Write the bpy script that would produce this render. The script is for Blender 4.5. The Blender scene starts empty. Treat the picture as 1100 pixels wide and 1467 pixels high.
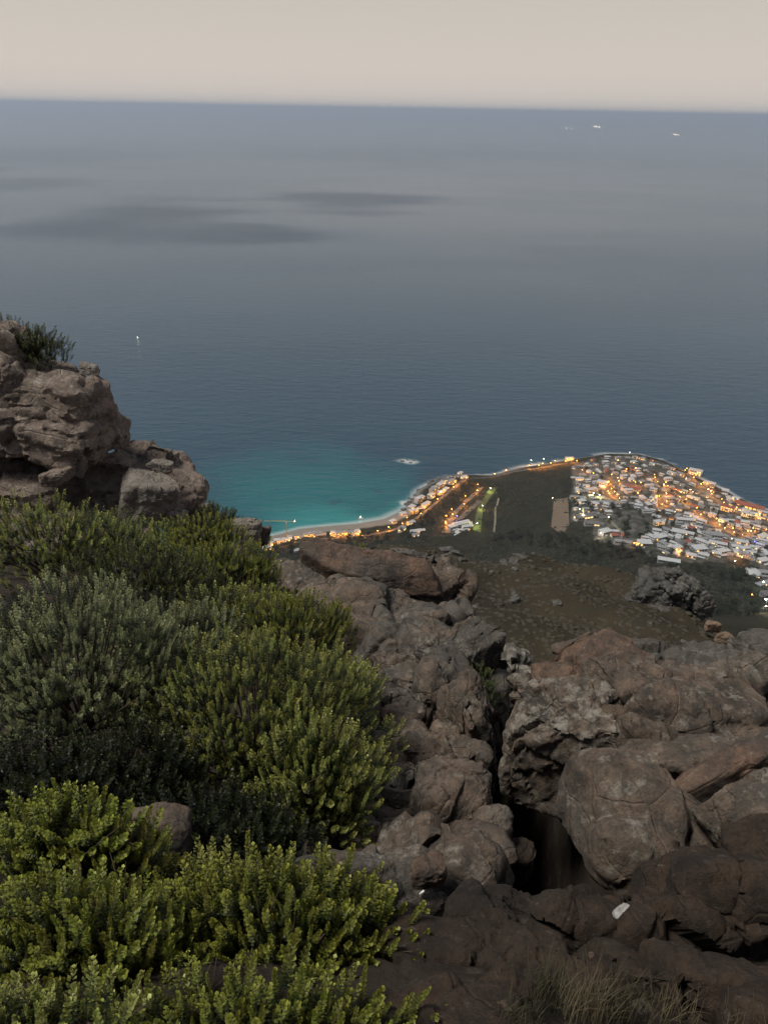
import bpy, math, random
import numpy as np
from mathutils import Vector, Matrix, Euler

R = math.radians
random.seed(7)
RNG = np.random.default_rng(7)
scene = bpy.context.scene
COL = scene.collection

# ------------------------------------------------------------------ camera
# the camera stands at the world origin, eye height above the hillside; sea level is SEA
SEA = -600.0
PITCH, ROLL, FPX = R(27.65), R(1.04), 1102.0
fwd = np.array([0, math.cos(PITCH), -math.sin(PITCH)])
r0 = np.array([1.0, 0, 0]); u0 = np.array([0, math.sin(PITCH), math.cos(PITCH)])
rgt = r0 * math.cos(ROLL) + u0 * math.sin(ROLL)
up = u0 * math.cos(ROLL) - r0 * math.sin(ROLL)
cam_d = bpy.data.cameras.new('camera'); cam = bpy.data.objects.new('camera', cam_d); COL.objects.link(cam)
cam_d.sensor_fit = 'VERTICAL'; cam_d.sensor_height = 34.6; cam_d.lens = 34.6 * FPX / 1467.0
cam_d.clip_start = 0.05; cam_d.clip_end = 600000
cam.matrix_world = Matrix(((rgt[0], up[0], -fwd[0], 0), (rgt[1], up[1], -fwd[1], 0), (rgt[2], up[2], -fwd[2], 0), (0, 0, 0, 1)))
scene.camera = cam

# ------------------------------------------------------------------ world, sun, exposure
SUN_EL, SUN_AZ = R(63), R(-105)       # soft last light from high on the left
w = bpy.data.worlds.new('World'); scene.world = w; w.use_nodes = True
nt = w.node_tree; nt.nodes.clear()
N = nt.nodes.new; L = nt.links.new
out = N('ShaderNodeOutputWorld'); bg = N('ShaderNodeBackground'); L(bg.outputs[0], out.inputs[0])
sky = N('ShaderNodeTexSky'); sky.sky_type = 'NISHITA'; sky.sun_disc = False
sky.sun_elevation = SUN_EL; sky.sun_rotation = SUN_AZ; sky.altitude = 600; sky.dust_density = 3.0
tc = N('ShaderNodeTexCoord'); sep = N('ShaderNodeSeparateXYZ'); L(tc.outputs['Generated'], sep.inputs[0])
ramp = N('ShaderNodeValToRGB'); L(sep.outputs[2], ramp.inputs[0])
cr = ramp.color_ramp
stops = [(0.0, (.70, .62, .555)), (.04, (.70, .625, .555)), (.13, (.60, .55, .475)), (.32, (.36, .365, .385)), (.6, (.18, .195, .235)), (1.0, (.13, .145, .185))]
while len(cr.elements) < len(stops): cr.elements.new(0.5)
for e, (p, c) in zip(cr.elements, stops): e.position = p; e.color = (*c, 1)
sc_n = N('ShaderNodeVectorMath'); sc_n.operation = 'SCALE'; sc_n.inputs['Scale'].default_value = 0.06; L(sky.outputs[0], sc_n.inputs[0])
mx = N('ShaderNodeMix'); mx.data_type = 'RGBA'; mx.inputs[0].default_value = 0.92
L(sc_n.outputs[0], mx.inputs[6]); L(ramp.outputs[0], mx.inputs[7]); L(mx.outputs[2], bg.inputs[0]); bg.inputs[1].default_value = 1.0
sun_d = bpy.data.lights.new('sun', 'SUN'); sun = bpy.data.objects.new('sun', sun_d); COL.objects.link(sun)
sun_d.energy = 3.3; sun_d.angle = R(16); sun_d.color = (1, .94, .83)
sd = Vector((math.sin(SUN_AZ) * math.cos(SUN_EL), math.cos(SUN_AZ) * math.cos(SUN_EL), math.sin(SUN_EL)))
sun.rotation_euler = sd.to_track_quat('Z', 'Y').to_euler()
scene.view_settings.view_transform = 'Standard'; scene.view_settings.look = 'None'
scene.view_settings.exposure = 0.0; scene.view_settings.gamma = 1.0
scene.render.engine = 'CYCLES'
scene.cycles.use_denoising = True
scene.cycles.max_bounces = 5; scene.cycles.diffuse_bounces = 3; scene.cycles.glossy_bounces = 2; scene.cycles.volume_bounces = 0
scene.cycles.sample_clamp_indirect = 4.0

# ------------------------------------------------------------------ noise
def _h(ix, iy, iz, s):
    h = (ix * 374761393 + iy * 668265263 + iz * 2147483647 + s * 1274126177) & 0xffffffff
    h = ((h ^ (h >> 13)) * 1274126177) & 0xffffffff
    h = ((h ^ (h >> 16)) * 2246822519) & 0xffffffff
    return ((h ^ (h >> 15)) & 0xffffff) / float(0xffffff)
def vnoise(P, s=0):
    I = np.floor(P).astype(np.int64); f = P - I; f = f * f * f * (f * (f * 6 - 15) + 10)
    r = 0
    for dx in (0, 1):
        for dy in (0, 1):
            for dz in (0, 1):
                wgt = (f[:, 0] if dx else 1 - f[:, 0]) * (f[:, 1] if dy else 1 - f[:, 1]) * (f[:, 2] if dz else 1 - f[:, 2])
                r = r + wgt * _h(I[:, 0] + dx, I[:, 1] + dy, I[:, 2] + dz, s)
    return r * 2 - 1
def fbm(P, octs=4, s=0, gain=.5):
    a, t, q = 1.0, 0, P
    for k in range(octs):
        t = t + a * vnoise(q, s + k * 17); q = q * 2.03 + 13.7; a *= gain
    return t
def voro(P, s=0, ids=False):
    I = np.floor(P).astype(np.int64); f1 = np.full(len(P), 9.0); f2 = f1.copy(); cid = f1.copy(); C = np.zeros_like(P)
    for dx in (-1, 0, 1):
        for dy in (-1, 0, 1):
            for dz in (-1, 0, 1):
                c = I + np.array([dx, dy, dz])
                q = np.stack([c[:, k] + _h(c[:, 0], c[:, 1], c[:, 2], s + 31 * k) for k in range(3)], 1)
                d = np.linalg.norm(P - q, axis=1)
                if ids: k_ = d < f1; cid = np.where(k_, _h(c[:, 0], c[:, 1], c[:, 2], s + 97), cid); C[k_] = q[k_]
                f2 = np.where(d < f1, f1, np.minimum(f2, d)); f1 = np.minimum(f1, d)
    return (f1, f2, cid, C) if ids else (f1, f2)
def facets(P, s):
    """fracture pattern: every cell is a tilted plane with its own step; returns tilt, step, groove"""
    f1, f2, cid, C = voro(P, s, True); g = np.stack([np.modf(cid * k)[0] * 2 - 1 for k in (157.31, 311.73, 731.17)], 1)
    return ((P - C) * g).sum(1), cid - .5, 1 - sstep(0, .09, f2 - f1)
def sstep(a, b, x):
    t = np.clip((x - a) / (b - a), 0, 1); return t * t * (3 - 2 * t)

# ------------------------------------------------------------------ pixel -> ray helpers
def ray(px, py):
    d = fwd * FPX + rgt * (px - 550.0) - up * (py - 733.5)
    return d / np.linalg.norm(d)
def at(px, py, dist): return ray(px, py) * dist
def atsea(px, py):
    d = ray(px, py); return d * (SEA / d[2])
def depression(px, py): return math.asin(-ray(px, py)[2])

# ------------------------------------------------------------------ mesh helpers
def mesh(name, V, F, mat=None, smooth=False, attrs=None):
    V = np.asarray(V, dtype=np.float32).reshape(-1, 3)
    me = bpy.data.meshes.new(name)
    if isinstance(F, np.ndarray):
        nf, k = F.shape
        me.vertices.add(len(V)); me.vertices.foreach_set('co', V.ravel())
        me.loops.add(nf * k); me.loops.foreach_set('vertex_index', F.astype(np.int32).ravel())
        me.polygons.add(nf); me.polygons.foreach_set('loop_start', np.arange(0, nf * k, k, dtype=np.int32))
        if smooth: me.polygons.foreach_set('use_smooth', np.ones(nf, dtype=bool))
        me.update(calc_edges=True)
    else:
        me.from_pydata([tuple(map(float, v)) for v in V], [], F)
        if smooth:
            for p in me.polygons: p.use_smooth = True
    if attrs:
        for nme, arr in attrs.items():
            a = me.attributes.new(nme, 'FLOAT', 'POINT'); a.data.foreach_set('value', np.asarray(arr, dtype=np.float32).ravel())
    if mat: me.materials.append(mat)
    return me
def link(name, data, parent=None, loc=None):
    o = bpy.data.objects.new(name, data); COL.objects.link(o)
    if loc is not None: o.location = loc
    if parent is not None: o.parent = parent
    return o
def tag(o, label, cat, group=None):
    o['label'] = label; o['category'] = cat
    if group: o['group'] = group
    return o
def struct(o): o['kind'] = 'structure'; return o
def grid_faces(nu, nv):
    i = np.arange(nu * nv).reshape(nu, nv)
    return np.stack([i[:-1, :-1], i[1:, :-1], i[1:, 1:], i[:-1, 1:]], -1).reshape(-1, 4)
class MB:
    """collects boxes and prisms for one part"""
    def __init__(s): s.v = []; s.f = []
    def box(s, c, h, rz=0, taper=1.0):
        b = len(s.v); cz, sz = math.cos(rz), math.sin(rz)
        for z in (-1, 1):
            k = taper if z > 0 else 1
            for x, y in ((-1, -1), (1, -1), (1, 1), (-1, 1)):
                X, Y = x * h[0] * k, y * h[1] * k
                s.v.append((c[0] + X * cz - Y * sz, c[1] + X * sz + Y * cz, c[2] + z * h[2]))
        s.f += [[b + q for q in f] for f in ((3, 2, 1, 0), (4, 5, 6, 7), (0, 1, 5, 4), (1, 2, 6, 5), (2, 3, 7, 6), (3, 0, 4, 7))]
        return s
    def gable(s, c, h, hip=0.0):
        b = len(s.v); x, y, z = h
        s.v += [(c[0] - x, c[1] - y, c[2]), (c[0] + x, c[1] - y, c[2]), (c[0] + x, c[1] + y, c[2]), (c[0] - x, c[1] + y, c[2]), (c[0] - x + hip, c[1], c[2] + z), (c[0] + x - hip, c[1], c[2] + z)]
        s.f += [[b + q for q in f] for f in ((3, 2, 1, 0), (0, 1, 5, 4), (2, 3, 4, 5), (1, 2, 5), (3, 0, 4))]
        return s
    def tube(s, p, q, ra, rb, n=6):
        p, q = np.array(p, float), np.array(q, float); d = q - p; d /= np.linalg.norm(d) + 1e-9
        a = np.cross(d, (0, 0, 1) if abs(d[2]) < .9 else (1, 0, 0)); a /= np.linalg.norm(a); c = np.cross(d, a)
        b = len(s.v)
        for P, r in ((p, ra), (q, rb)):
            for k in range(n):
                t = 2 * math.pi * k / n; s.v.append(tuple(P + r * (a * math.cos(t) + c * math.sin(t))))
        for k in range(n): s.f.append([b + k, b + (k + 1) % n, b + n + (k + 1) % n, b + n + k])
        s.f.append([b + n + k for k in range(n)]); s.f.append([b + k for k in range(n)][::-1])
        return s
    def data(s, name, mat, smooth=False): return mesh(name, s.v, s.f, mat, smooth)

# ------------------------------------------------------------------ materials
def newmat(name):
    m = bpy.data.materials.new(name); m.use_nodes = True; t = m.node_tree
    return m, t, t.nodes['Principled BSDF']
def node(t, kind, **kw):
    n = t.nodes.new(kind)
    for k, v in kw.items():
        if k.startswith('i_'): n.inputs[k[2:].replace('_', ' ')].default_value = v
        else: setattr(n, k, v)
    return n
def noise(t, vec, scale, detail=5, rough=.6):
    n = node(t, 'ShaderNodeTexNoise'); n.inputs['Scale'].default_value = scale; n.inputs['Detail'].default_value = detail; n.inputs['Roughness'].default_value = rough
    t.links.new(vec, n.inputs['Vector']); return n.outputs[0]
def rampf(t, val, a, b):
    n = node(t, 'ShaderNodeMapRange', interpolation_type='SMOOTHSTEP'); n.inputs[1].default_value = a; n.inputs[2].default_value = b
    t.links.new(val, n.inputs[0]); return n.outputs[0]
def mixc(t, fac, a, b):
    n = node(t, 'ShaderNodeMix', data_type='RGBA')
    for sock, v in ((n.inputs[0], fac), (n.inputs[6], a), (n.inputs[7], b)):
        if isinstance(v, tuple): sock.default_value = (*v, 1)
        elif isinstance(v, (int, float)): sock.default_value = v
        else: t.links.new(v, sock)
    return n.outputs[2]
def mathn(t, op, a, b):
    n = node(t, 'ShaderNodeMath', operation=op)
    for s_, v in ((n.inputs[0], a), (n.inputs[1], b)):
        if isinstance(v, (int, float)): s_.default_value = v
        else: t.links.new(v, s_)
    return n.outputs[0]
def attr(t, name): n = node(t, 'ShaderNodeAttribute', attribute_name=name); return n.outputs['Fac']
def bump(t, bsdf, height, strength, dist):
    n = node(t, 'ShaderNodeBump'); n.inputs['Strength'].default_value = strength; n.inputs['Distance'].default_value = dist
    t.links.new(height, n.inputs['Height']); t.links.new(n.outputs[0], bsdf.inputs['Normal'])
def pos(t): return node(t, 'ShaderNodeNewGeometry').outputs['Position']

def plain(name, col, rough=.7, var=.25, scale=1.0, metal=0):
    m, t, b = newmat(name)
    n = noise(t, pos(t), scale, 4)
    c = mixc(t, n, tuple(x * (1 - var) for x in col), tuple(min(1, x * (1 + var)) for x in col))
    t.links.new(c, b.inputs['Base Color']); b.inputs['Roughness'].default_value = rough; b.inputs['Metallic'].default_value = metal
    return m
def emit(name, col, strength):
    m, t, b = newmat(name); b.inputs['Base Color'].default_value = (.8, .7, .5, 1)
    n = noise(t, pos(t), .35, 2)
    c = mixc(t, n, tuple(x * .75 for x in col), col); t.links.new(c, b.inputs['Emission Color']); b.inputs['Emission Strength'].default_value = strength
    return m
def rockmat(name, grey, warm, lichen, warm_at=.5, lichen_at=.62, f=1.0, bdist=.02, dark=(.02, .018, .017)):
    """weathered sandstone: grey crust, warm fresh faces, pale lichen spots, dark streaks; f = feature frequency per metre"""
    m, t, b = newmat(name); p = pos(t)
    warp = node(t, 'ShaderNodeVectorMath', operation='ADD'); t.links.new(p, warp.inputs[0])
    nn = node(t, 'ShaderNodeTexNoise'); nn.inputs['Scale'].default_value = 2.2 * f; t.links.new(p, nn.inputs['Vector'])
    sc = node(t, 'ShaderNodeVectorMath', operation='SCALE'); sc.inputs['Scale'].default_value = .13 / f; t.links.new(nn.outputs['Color'], sc.inputs[0]); t.links.new(sc.outputs[0], warp.inputs[1])
    q = warp.outputs[0]
    big = noise(t, q, 1.1 * f, 6, .62); med = noise(t, q, 7 * f, 10, .72); fine = noise(t, p, 42 * f, 8, .75); grain = noise(t, p, 170 * f, 3, .6)
    c = mixc(t, rampf(t, mathn(t, 'ADD', big, mathn(t, 'MULTIPLY', attr(t, 'warm'), .25)), warm_at - .07, warm_at + .07), grey, warm)
    c = mixc(t, mathn(t, 'MULTIPLY', rampf(t, med, .3, .72), .75), tuple(x * .45 for x in grey), c)
    st = noise(t, q, 2.6 * f, 5, .6)
    c = mixc(t, mathn(t, 'MULTIPLY', rampf(t, st, .55, .68), .7), c, dark)
    li = noise(t, q, 9 * f, 7, .75)
    lb = noise(t, p, .8 * f, 3, .5)
    lm = mathn(t, 'MULTIPLY', mathn(t, 'MULTIPLY', rampf(t, li, lichen_at - .06, lichen_at + .09), rampf(t, lb, .4, .6)), .75)
    c = mixc(t, lm, c, lichen)
    c = mixc(t, mathn(t, 'MULTIPLY', rampf(t, fine, .47, .66), .62), c, tuple(x * .28 for x in grey))
    sp_ = noise(t, p, 26 * f, 9, .8); c = mixc(t, mathn(t, 'MULTIPLY', rampf(t, sp_, .56, .70), .55), c, tuple(min(1, x * 1.25) for x in lichen))
    c = mixc(t, mathn(t, 'MULTIPLY', rampf(t, grain, .5, .7), .3), c, tuple(x * .3 for x in grey))
    t.links.new(c, b.inputs['Base Color']); b.inputs['Roughness'].default_value = .88; b.inputs['Specular IOR Level'].default_value = .25
    v = node(t, 'ShaderNodeTexVoronoi', feature='DISTANCE_TO_EDGE'); v.inputs['Scale'].default_value = 3.1 * f; t.links.new(q, v.inputs['Vector'])
    hgt = mathn(t, 'ADD', mathn(t, 'MULTIPLY', med, .8), mathn(t, 'MULTIPLY', fine, .5))
    hgt = mathn(t, 'ADD', hgt, mathn(t, 'MULTIPLY', grain, .16))
    hgt = mathn(t, 'ADD', hgt, mathn(t, 'MULTIPLY', rampf(t, v.outputs['Distance'], 0, .03), .22))
    bump(t, b, hgt, 1.0, bdist * 1.9); return m
ROCK = rockmat('weathered_sandstone', (.165, .15, .132), (.275, .19, .138), (.36, .33, .285), .50, .57)
ROCK_RED = rockmat('reddish_sandstone', (.16, .135, .117), (.29, .175, .12), (.36, .33, .28), .40, .64)
ROCK_PALE = rockmat('pale_lichen_sandstone', (.18, .165, .147), (.29, .205, .15), (.38, .355, .31), .52, .52)
ROCK_DARK = rockmat('dimmed_brown_sandstone', (.062, .05, .041), (.10, .066, .046), (.16, .14, .12), .5, .64)  # brown crust, colour dimmed further to carry the fall-off of light low down
ROCK_CLIFF = rockmat('layered_cliff_sandstone', (.34, .285, .25), (.48, .37, .30), (.60, .55, .48), .42, .57, f=.38, bdist=.09, dark=(.13, .10, .08))
ROCK_CLIFFP = rockmat('pale_cliff_sandstone', (.42, .38, .34), (.48, .40, .33), (.62, .6, .55), .5, .56, f=.4, bdist=.08, dark=(.14, .115, .1))
ROCK_FAR = rockmat('grey_outcrop_stone', (.16, .155, .145), (.20, .165, .135), (.34, .33, .30), .55, .58, f=.22, bdist=.12)
ROCK_TAN = rockmat('tan_stone', (.30, .22, .16), (.36, .24, .16), (.42, .36, .3), .5, .66, f=.4, bdist=.06)
PALE_STONE = rockmat('pale_fragment', (.55, .55, .54), (.6, .57, .52), (.75, .75, .74), .5, .55, f=8, bdist=.003, dark=(.25, .25, .25))

def soilmat():
    m, t, b = newmat('stony_soil'); p = pos(t)
    a = noise(t, p, 1.4, 6); c_ = noise(t, p, 9, 8, .7); g = noise(t, p, 60, 6, .7)
    c = mixc(t, rampf(t, a, .38, .62), (.022, .018, .014), (.045, .036, .029))
    c = mixc(t, rampf(t, c_, .5, .7), c, (.085, .07, .058)); c = mixc(t, mathn(t, 'MULTIPLY', rampf(t, g, .5, .65), .5), c, (.02, .016, .013))
    t.links.new(c, b.inputs['Base Color']); b.inputs['Roughness'].default_value = .95; b.inputs['Specular IOR Level'].default_value = .15
    bump(t, b, mathn(t, 'ADD', c_, mathn(t, 'MULTIPLY', g, .3)), .9, .03); return m
SOIL = soilmat()
def slopemat():
    m, t, b = newmat('dry_brown_slope'); p = pos(t)
    a = noise(t, p, .055, 6); c_ = noise(t, p, .5, 8, .7); g = noise(t, p, 3.2, 6, .7)
    c = mixc(t, rampf(t, a, .35, .65), (.03, .026, .019), (.058, .045, .029))
    c = mixc(t, mathn(t, 'MULTIPLY', rampf(t, c_, .42, .64), .75), c, (.045, .042, .03)); c = mixc(t, mathn(t, 'MULTIPLY', rampf(t, g, .58, .7), .5), c, (.06, .052, .04))
    t.links.new(c, b.inputs['Base Color']); b.inputs['Roughness'].default_value = .95; b.inputs['Specular IOR Level'].default_value = .1
    bump(t, b, mathn(t, 'ADD', c_, mathn(t, 'MULTIPLY', g, .5)), .8, .5); return m
SLOPE = slopemat()
def headmat():
    m, t, b = newmat('headland_scrub'); p = pos(t)
    a = noise(t, p, .012, 6); c_ = noise(t, p, .07, 8, .7); g = noise(t, p, .4, 5, .7)
    c = mixc(t, rampf(t, a, .38, .62), (.014, .016, .010), (.024, .024, .016))
    c = mixc(t, mathn(t, 'MULTIPLY', rampf(t, c_, .5, .68), .7), c, (.045, .039, .028))
    town = mixc(t, rampf(t, c_, .4, .6), (.045, .05, .04), (.12, .115, .105))
    c = mixc(t, attr(t, 'town'), c, town)
    c = mixc(t, mathn(t, 'MULTIPLY', attr(t, 'rocky'), rampf(t, g, .35, .55)), c, (.2, .19, .175))
    sand = mixc(t, c_, (.19, .175, .155), (.25, .23, .20))
    c = mixc(t, attr(t, 'sand'), c, sand)
    t.links.new(c, b.inputs['Base Color']); b.inputs['Roughness'].default_value = .95; b.inputs['Specular IOR Level'].default_value = .1
    bump(t, b, mathn(t, 'ADD', c_, g), .8, 2.0); return m
HEAD = headmat()
ASPHALT = plain('asphalt', (.07, .068, .066), .85, .3, .15)
def seamat():
    m, t, b = newmat('sea_water'); p = pos(t)
    mp = node(t, 'ShaderNodeMapping'); mp.inputs['Rotation'].default_value = (0, 0, R(28)); mp.inputs['Scale'].default_value = (.35, 1, 1); t.links.new(p, mp.inputs[0])
    n1 = noise(t, mp.outputs[0], .045, 6, .65); n2 = noise(t, mp.outputs[0], .0016, 5, .6); n3 = noise(t, mp.outputs[0], .18, 3, .6)
    slick = attr(t, 'slick'); sheen = attr(t, 'sheen')
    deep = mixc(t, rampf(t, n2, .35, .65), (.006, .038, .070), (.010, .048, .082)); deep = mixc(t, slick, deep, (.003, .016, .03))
    reef = rampf(t, noise(t, p, .02, 4, .6), .6, .68)
    sh = attr(t, 'shallow'); sh2 = attr(t, 'shallow2')
    c = mixc(t, sh, deep, (.004, .105, .125)); c = mixc(t, sh2, c, (.02, .19, .20))
    c = mixc(t, mathn(t, 'MULTIPLY', mathn(t, 'MULTIPLY', reef, sh), .45), c, (.008, .04, .055))
    fo = mathn(t, 'MULTIPLY', attr(t, 'foam'), rampf(t, noise(t, p, .11, 6, .75), .22, .42))
    c = mixc(t, fo, c, (.52, .56, .57))
    t.links.new(c, b.inputs['Base Color']); b.inputs['IOR'].default_value = 1.33
    ro = mathn(t, 'ADD', .10, mathn(t, 'MULTIPLY', n2, .08))
    t.links.new(ro, b.inputs['Roughness'])
    spec = mathn(t, 'SUBTRACT', .5, mathn(t, 'MULTIPLY', slick, .42)); t.links.new(spec, b.inputs['Specular IOR Level'])
    bump(t, b, mathn(t, 'ADD', n1, mathn(t, 'MULTIPLY', n3, .15)), .32, 9.0)
    bs = mathn(t, 'ADD', mathn(t, 'SUBTRACT', .36, mathn(t, 'MULTIPLY', sheen, .29)), mathn(t, 'MULTIPLY', slick, .25))
    t.links.new(bs, [n_ for n_ in t.nodes if n_.bl_idname == 'ShaderNodeBump'][0].inputs['Strength']); return m
WATER = seamat()
def leafmat(name, old_shaded, young_lit, var):
    m, t, b = newmat(name)
    g = node(t, 'ShaderNodeNewGeometry'); oi = node(t, 'ShaderNodeObjectInfo')
    c = mixc(t, attr(t, 'tip'), old_shaded, young_lit)  # young tips are paler; contrast also paints lit tips and shaded insides
    hv = node(t, 'ShaderNodeHueSaturation'); t.links.new(c, hv.inputs['Color'])
    rnd = mathn(t, 'ADD', mathn(t, 'MULTIPLY', g.outputs['Random Per Island'], .6), mathn(t, 'MULTIPLY', oi.outputs['Random'], .4))
    t.links.new(mathn(t, 'ADD', 1 - var, mathn(t, 'MULTIPLY', rnd, 2 * var)), hv.inputs['Value'])
    t.links.new(mathn(t, 'ADD', .485, mathn(t, 'MULTIPLY', oi.outputs['Random'], .03)), hv.inputs['Hue'])
    t.links.new(hv.outputs[0], b.inputs['Base Color']); b.inputs['Roughness'].default_value = .45; b.inputs['Specular IOR Level'].default_value = .35
    tr = node(t, 'ShaderNodeBsdfTranslucent'); t.links.new(hv.outputs[0], tr.inputs[0])
    ms = node(t, 'ShaderNodeMixShader'); ms.inputs[0].default_value = .22; t.links.new(b.outputs[0], ms.inputs[1]); t.links.new(tr.outputs[0], ms.inputs[2])
    t.links.new(ms.outputs[0], t.nodes['Material Output'].inputs[0]); return m
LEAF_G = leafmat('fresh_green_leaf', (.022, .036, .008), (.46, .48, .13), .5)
LEAF_Y = leafmat('yellow_green_leaf', (.02, .03, .006), (.34, .35, .06), .5)
LEAF_S = leafmat('grey_green_leaf', (.024, .036, .014), (.44, .47, .23), .5)
LEAF_D = leafmat('dark_green_leaf', (.012, .018, .006), (.13, .15, .04), .5)
LEAF_SHADE = leafmat('shade_coloured_leaf', (.006, .009, .004), (.035, .042, .014), .5)  # near-black leaf colour paints the shade in the gaps between shrubs
TWIG = plain('twig_bark', (.07, .05, .035), .9, .4, 20)
CROWN = plain('tree_crown_leaf', (.019, .025, .012), .9, .5, .35)
CROWN2 = plain('olive_crown_leaf', (.034, .037, .017), .9, .5, .35)
STRAW = plain('dry_grass_blade', (.12, .097, .055), .8, .5, 9)
STRAW2 = plain('olive_grass_blade', (.06, .056, .028), .8, .5, 9)

# ------------------------------------------------------------------ terrain height
CO_PX = [(-900, 1050), (0, 850), (250, 798), (375, 771), (430, 757), (470, 753), (510, 750), (550, 743), (575, 731), (590, 716), (598, 702), (615, 693), (640, 684), (668, 680), (705, 681), (745, 670),
         (790, 663), (830, 656), (870, 650), (915, 651), (955, 661), (990, 680), (1040, 704), (1078, 722), (1110, 736), (1180, 768), (1400, 860)]
COAST = np.array([atsea(*p)[:2] for p in CO_PX])
POLY = np.vstack([COAST, [[3000, 300], [3000, -3000], [-3000, -3000], [-3000, 300]]])
def coast_sd(x, y):
    """signed distance to the shoreline, positive inland"""
    P = np.stack([x, y], 1); d = np.full(len(P), 1e9); ins = np.zeros(len(P), bool)
    A = POLY; B = np.roll(POLY, -1, 0)
    for a, b in zip(A, B):
        ab = b - a; t = np.clip(((P - a) @ ab) / (ab @ ab), 0, 1); q = P - a - t[:, None] * ab
        d = np.minimum(d, np.sqrt((q * q).sum(1)))
        c = ((a[1] > P[:, 1]) != (b[1] > P[:, 1])); 
        with np.errstate(divide='ignore', invalid='ignore'):
            xi = (b[0] - a[0]) * (P[:, 1] - a[1]) / (b[1] - a[1]) + a[0]
        ins ^= c & (P[:, 0] < xi)
    return np.where(ins, d, -d)
BEACH = np.array([atsea(*p)[:2] for p in ((330, 780), (430, 757), (510, 750), (565, 738))])
def beach_f(x, y):
    d = np.full(len(x), 1e9); P = np.stack([x, y], 1)
    for a, b in zip(BEACH[:-1], BEACH[1:]):
        ab = b - a; t = np.clip(((P - a) @ ab) / (ab @ ab), 0, 1); q = P - a - t[:, None] * ab; d = np.minimum(d, np.sqrt((q * q).sum(1)))
    return d
EDGE_X = [-60, -14, -8, -6, -4, -2.3, -1, 0, 1.0, 1.4, 2.0, 2.8, 3.6, 6, 30]
EDGE_Y = [60, 30, 22.5, 19.5, 16, 13, 13.2, 14, 12.5, 8.2, 6.6, 6.2, 6.6, 7.2, 10]
def height(x, y, fine=True):
    x = np.asarray(x, float).ravel(); y = np.asarray(y, float).ravel()
    ed = np.interp(x, EDGE_X, EDGE_Y)
    pl = -1.62 - .5 * np.minimum(y, ed) - .03 * np.clip(x, -5, 5) - .42 * sstep(1.25, 2.4, y) - .25 * sstep(2, 4, y)
    gx = .78 + .02 * y
    gul = 3.6 * np.exp(-((x - gx - .12) / .50) ** 6) * sstep(1.95, 2.6, y) * (1 - sstep(7, 9, y))
    rgx = np.interp(y, [2, 3, 4.5, 7, 10, 13], [.15, .25, .35, .45, .3, .1])
    near = pl - 1.5 * np.maximum(0, y - ed) - gul
    zc = np.interp(x, [-200, -60, 0, 10, 40, 50, 60, 110, 400], [-130, -82, -62.5, -62.3, -65.2, -71, -76, -96, -180])
    yc = np.interp(x, [0, 30, 60], [108, 106, 100])
    mid = zc + .32 * (yc - np.minimum(y, yc)) - .95 * np.maximum(0, y - yc)
    P3 = np.stack([x, y, np.zeros_like(x)], 1)
    far = np.full_like(x, -2000.0); k = y > 90
    if k.any():
        xx, yy = x[k], y[k]; s = coast_sd(xx, yy); bd = beach_f(xx, yy)
        g = np.interp(s, [-400, -60, 0, 8, 30, 60, 120, 250, 400, 600, 1200], [-40, -14, 0, 4, 9, 16, 29, 52, 92, 190, 520])
        gb = np.interp(s, [-400, -60, 0, 30, 45, 80, 130, 250, 400, 600, 1200], [-40, -6, -.1, 2.4, 6, 15, 30, 56, 95, 190, 520])
        wb = 1 - sstep(30, 90, bd); g = g * (1 - wb) + gb * wb
        g = g + fbm(P3[k] / 90.0, 4, 5) * 7 * sstep(15, 90, s)
        ramp_ = 104 + (750 - yy) * .56
        far[k] = SEA + np.maximum(g, np.minimum(ramp_, 640))
    m2 = mid + fbm(P3 / 14.0, 4, 9) * 1.5 - 1.2 * (1 - sstep(0, .35, np.abs(fbm(P3 / 22.0, 3, 19))))
    h = np.maximum(np.maximum(near, m2), far)
    if fine:
        kn = y < 40
        if kn.any():
            Q = P3[kn].copy(); Q[:, 2] = h[kn] * .6; tl, stp, grv = facets(Q / .42 + .2 * vnoise(Q / .3, 6)[:, None], 77)
            h[kn] += (fbm(Q / .55, 4, 3) * .08 + fbm(Q / .1, 3, 4) * .018 + (tl * .10 + stp * .10 - .04 * grv) * sstep(1.0, 2.0, y[kn])) * sstep(.2, 1.0, np.abs(y[kn]) + .5)
    return h
GX, GY = np.arange(-560, 1060, 4.0), np.arange(560, 1560, 4.0)
_gx, _gy = np.meshgrid(GX, GY, indexing='ij'); GZ = height(_gx.ravel(), _gy.ravel()).reshape(_gx.shape)
def hfar(x, y):
    u = np.clip((np.asarray(x) - GX[0]) / 4.0, 0, len(GX) - 1.001); v = np.clip((np.asarray(y) - GY[0]) / 4.0, 0, len(GY) - 1.001)
    i, j = u.astype(int), v.astype(int); a, b = u - i, v - j
    return GZ[i, j] * (1 - a) * (1 - b) + GZ[i + 1, j] * a * (1 - b) + GZ[i, j + 1] * (1 - a) * b + GZ[i + 1, j + 1] * a * b
def hit(px, py, lo=680, hi=2600):
    d = ray(px, py); ts = np.geomspace(lo, hi, 260)
    z = hfar(d[0] * ts, d[1] * ts); below = np.where(d[2] * ts < z)[0]
    if len(below) == 0: return atsea(px, py)
    i = below[0]; a, b = ts[max(i - 1, 0)], ts[i]
    for _ in range(9):
        m = (a + b) / 2
        if d[2] * m < hfar(d[0] * m, d[1] * m): b = m
        else: a = m
    p = d * b; return p if p[2] > SEA + .2 else atsea(px, py)

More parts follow.
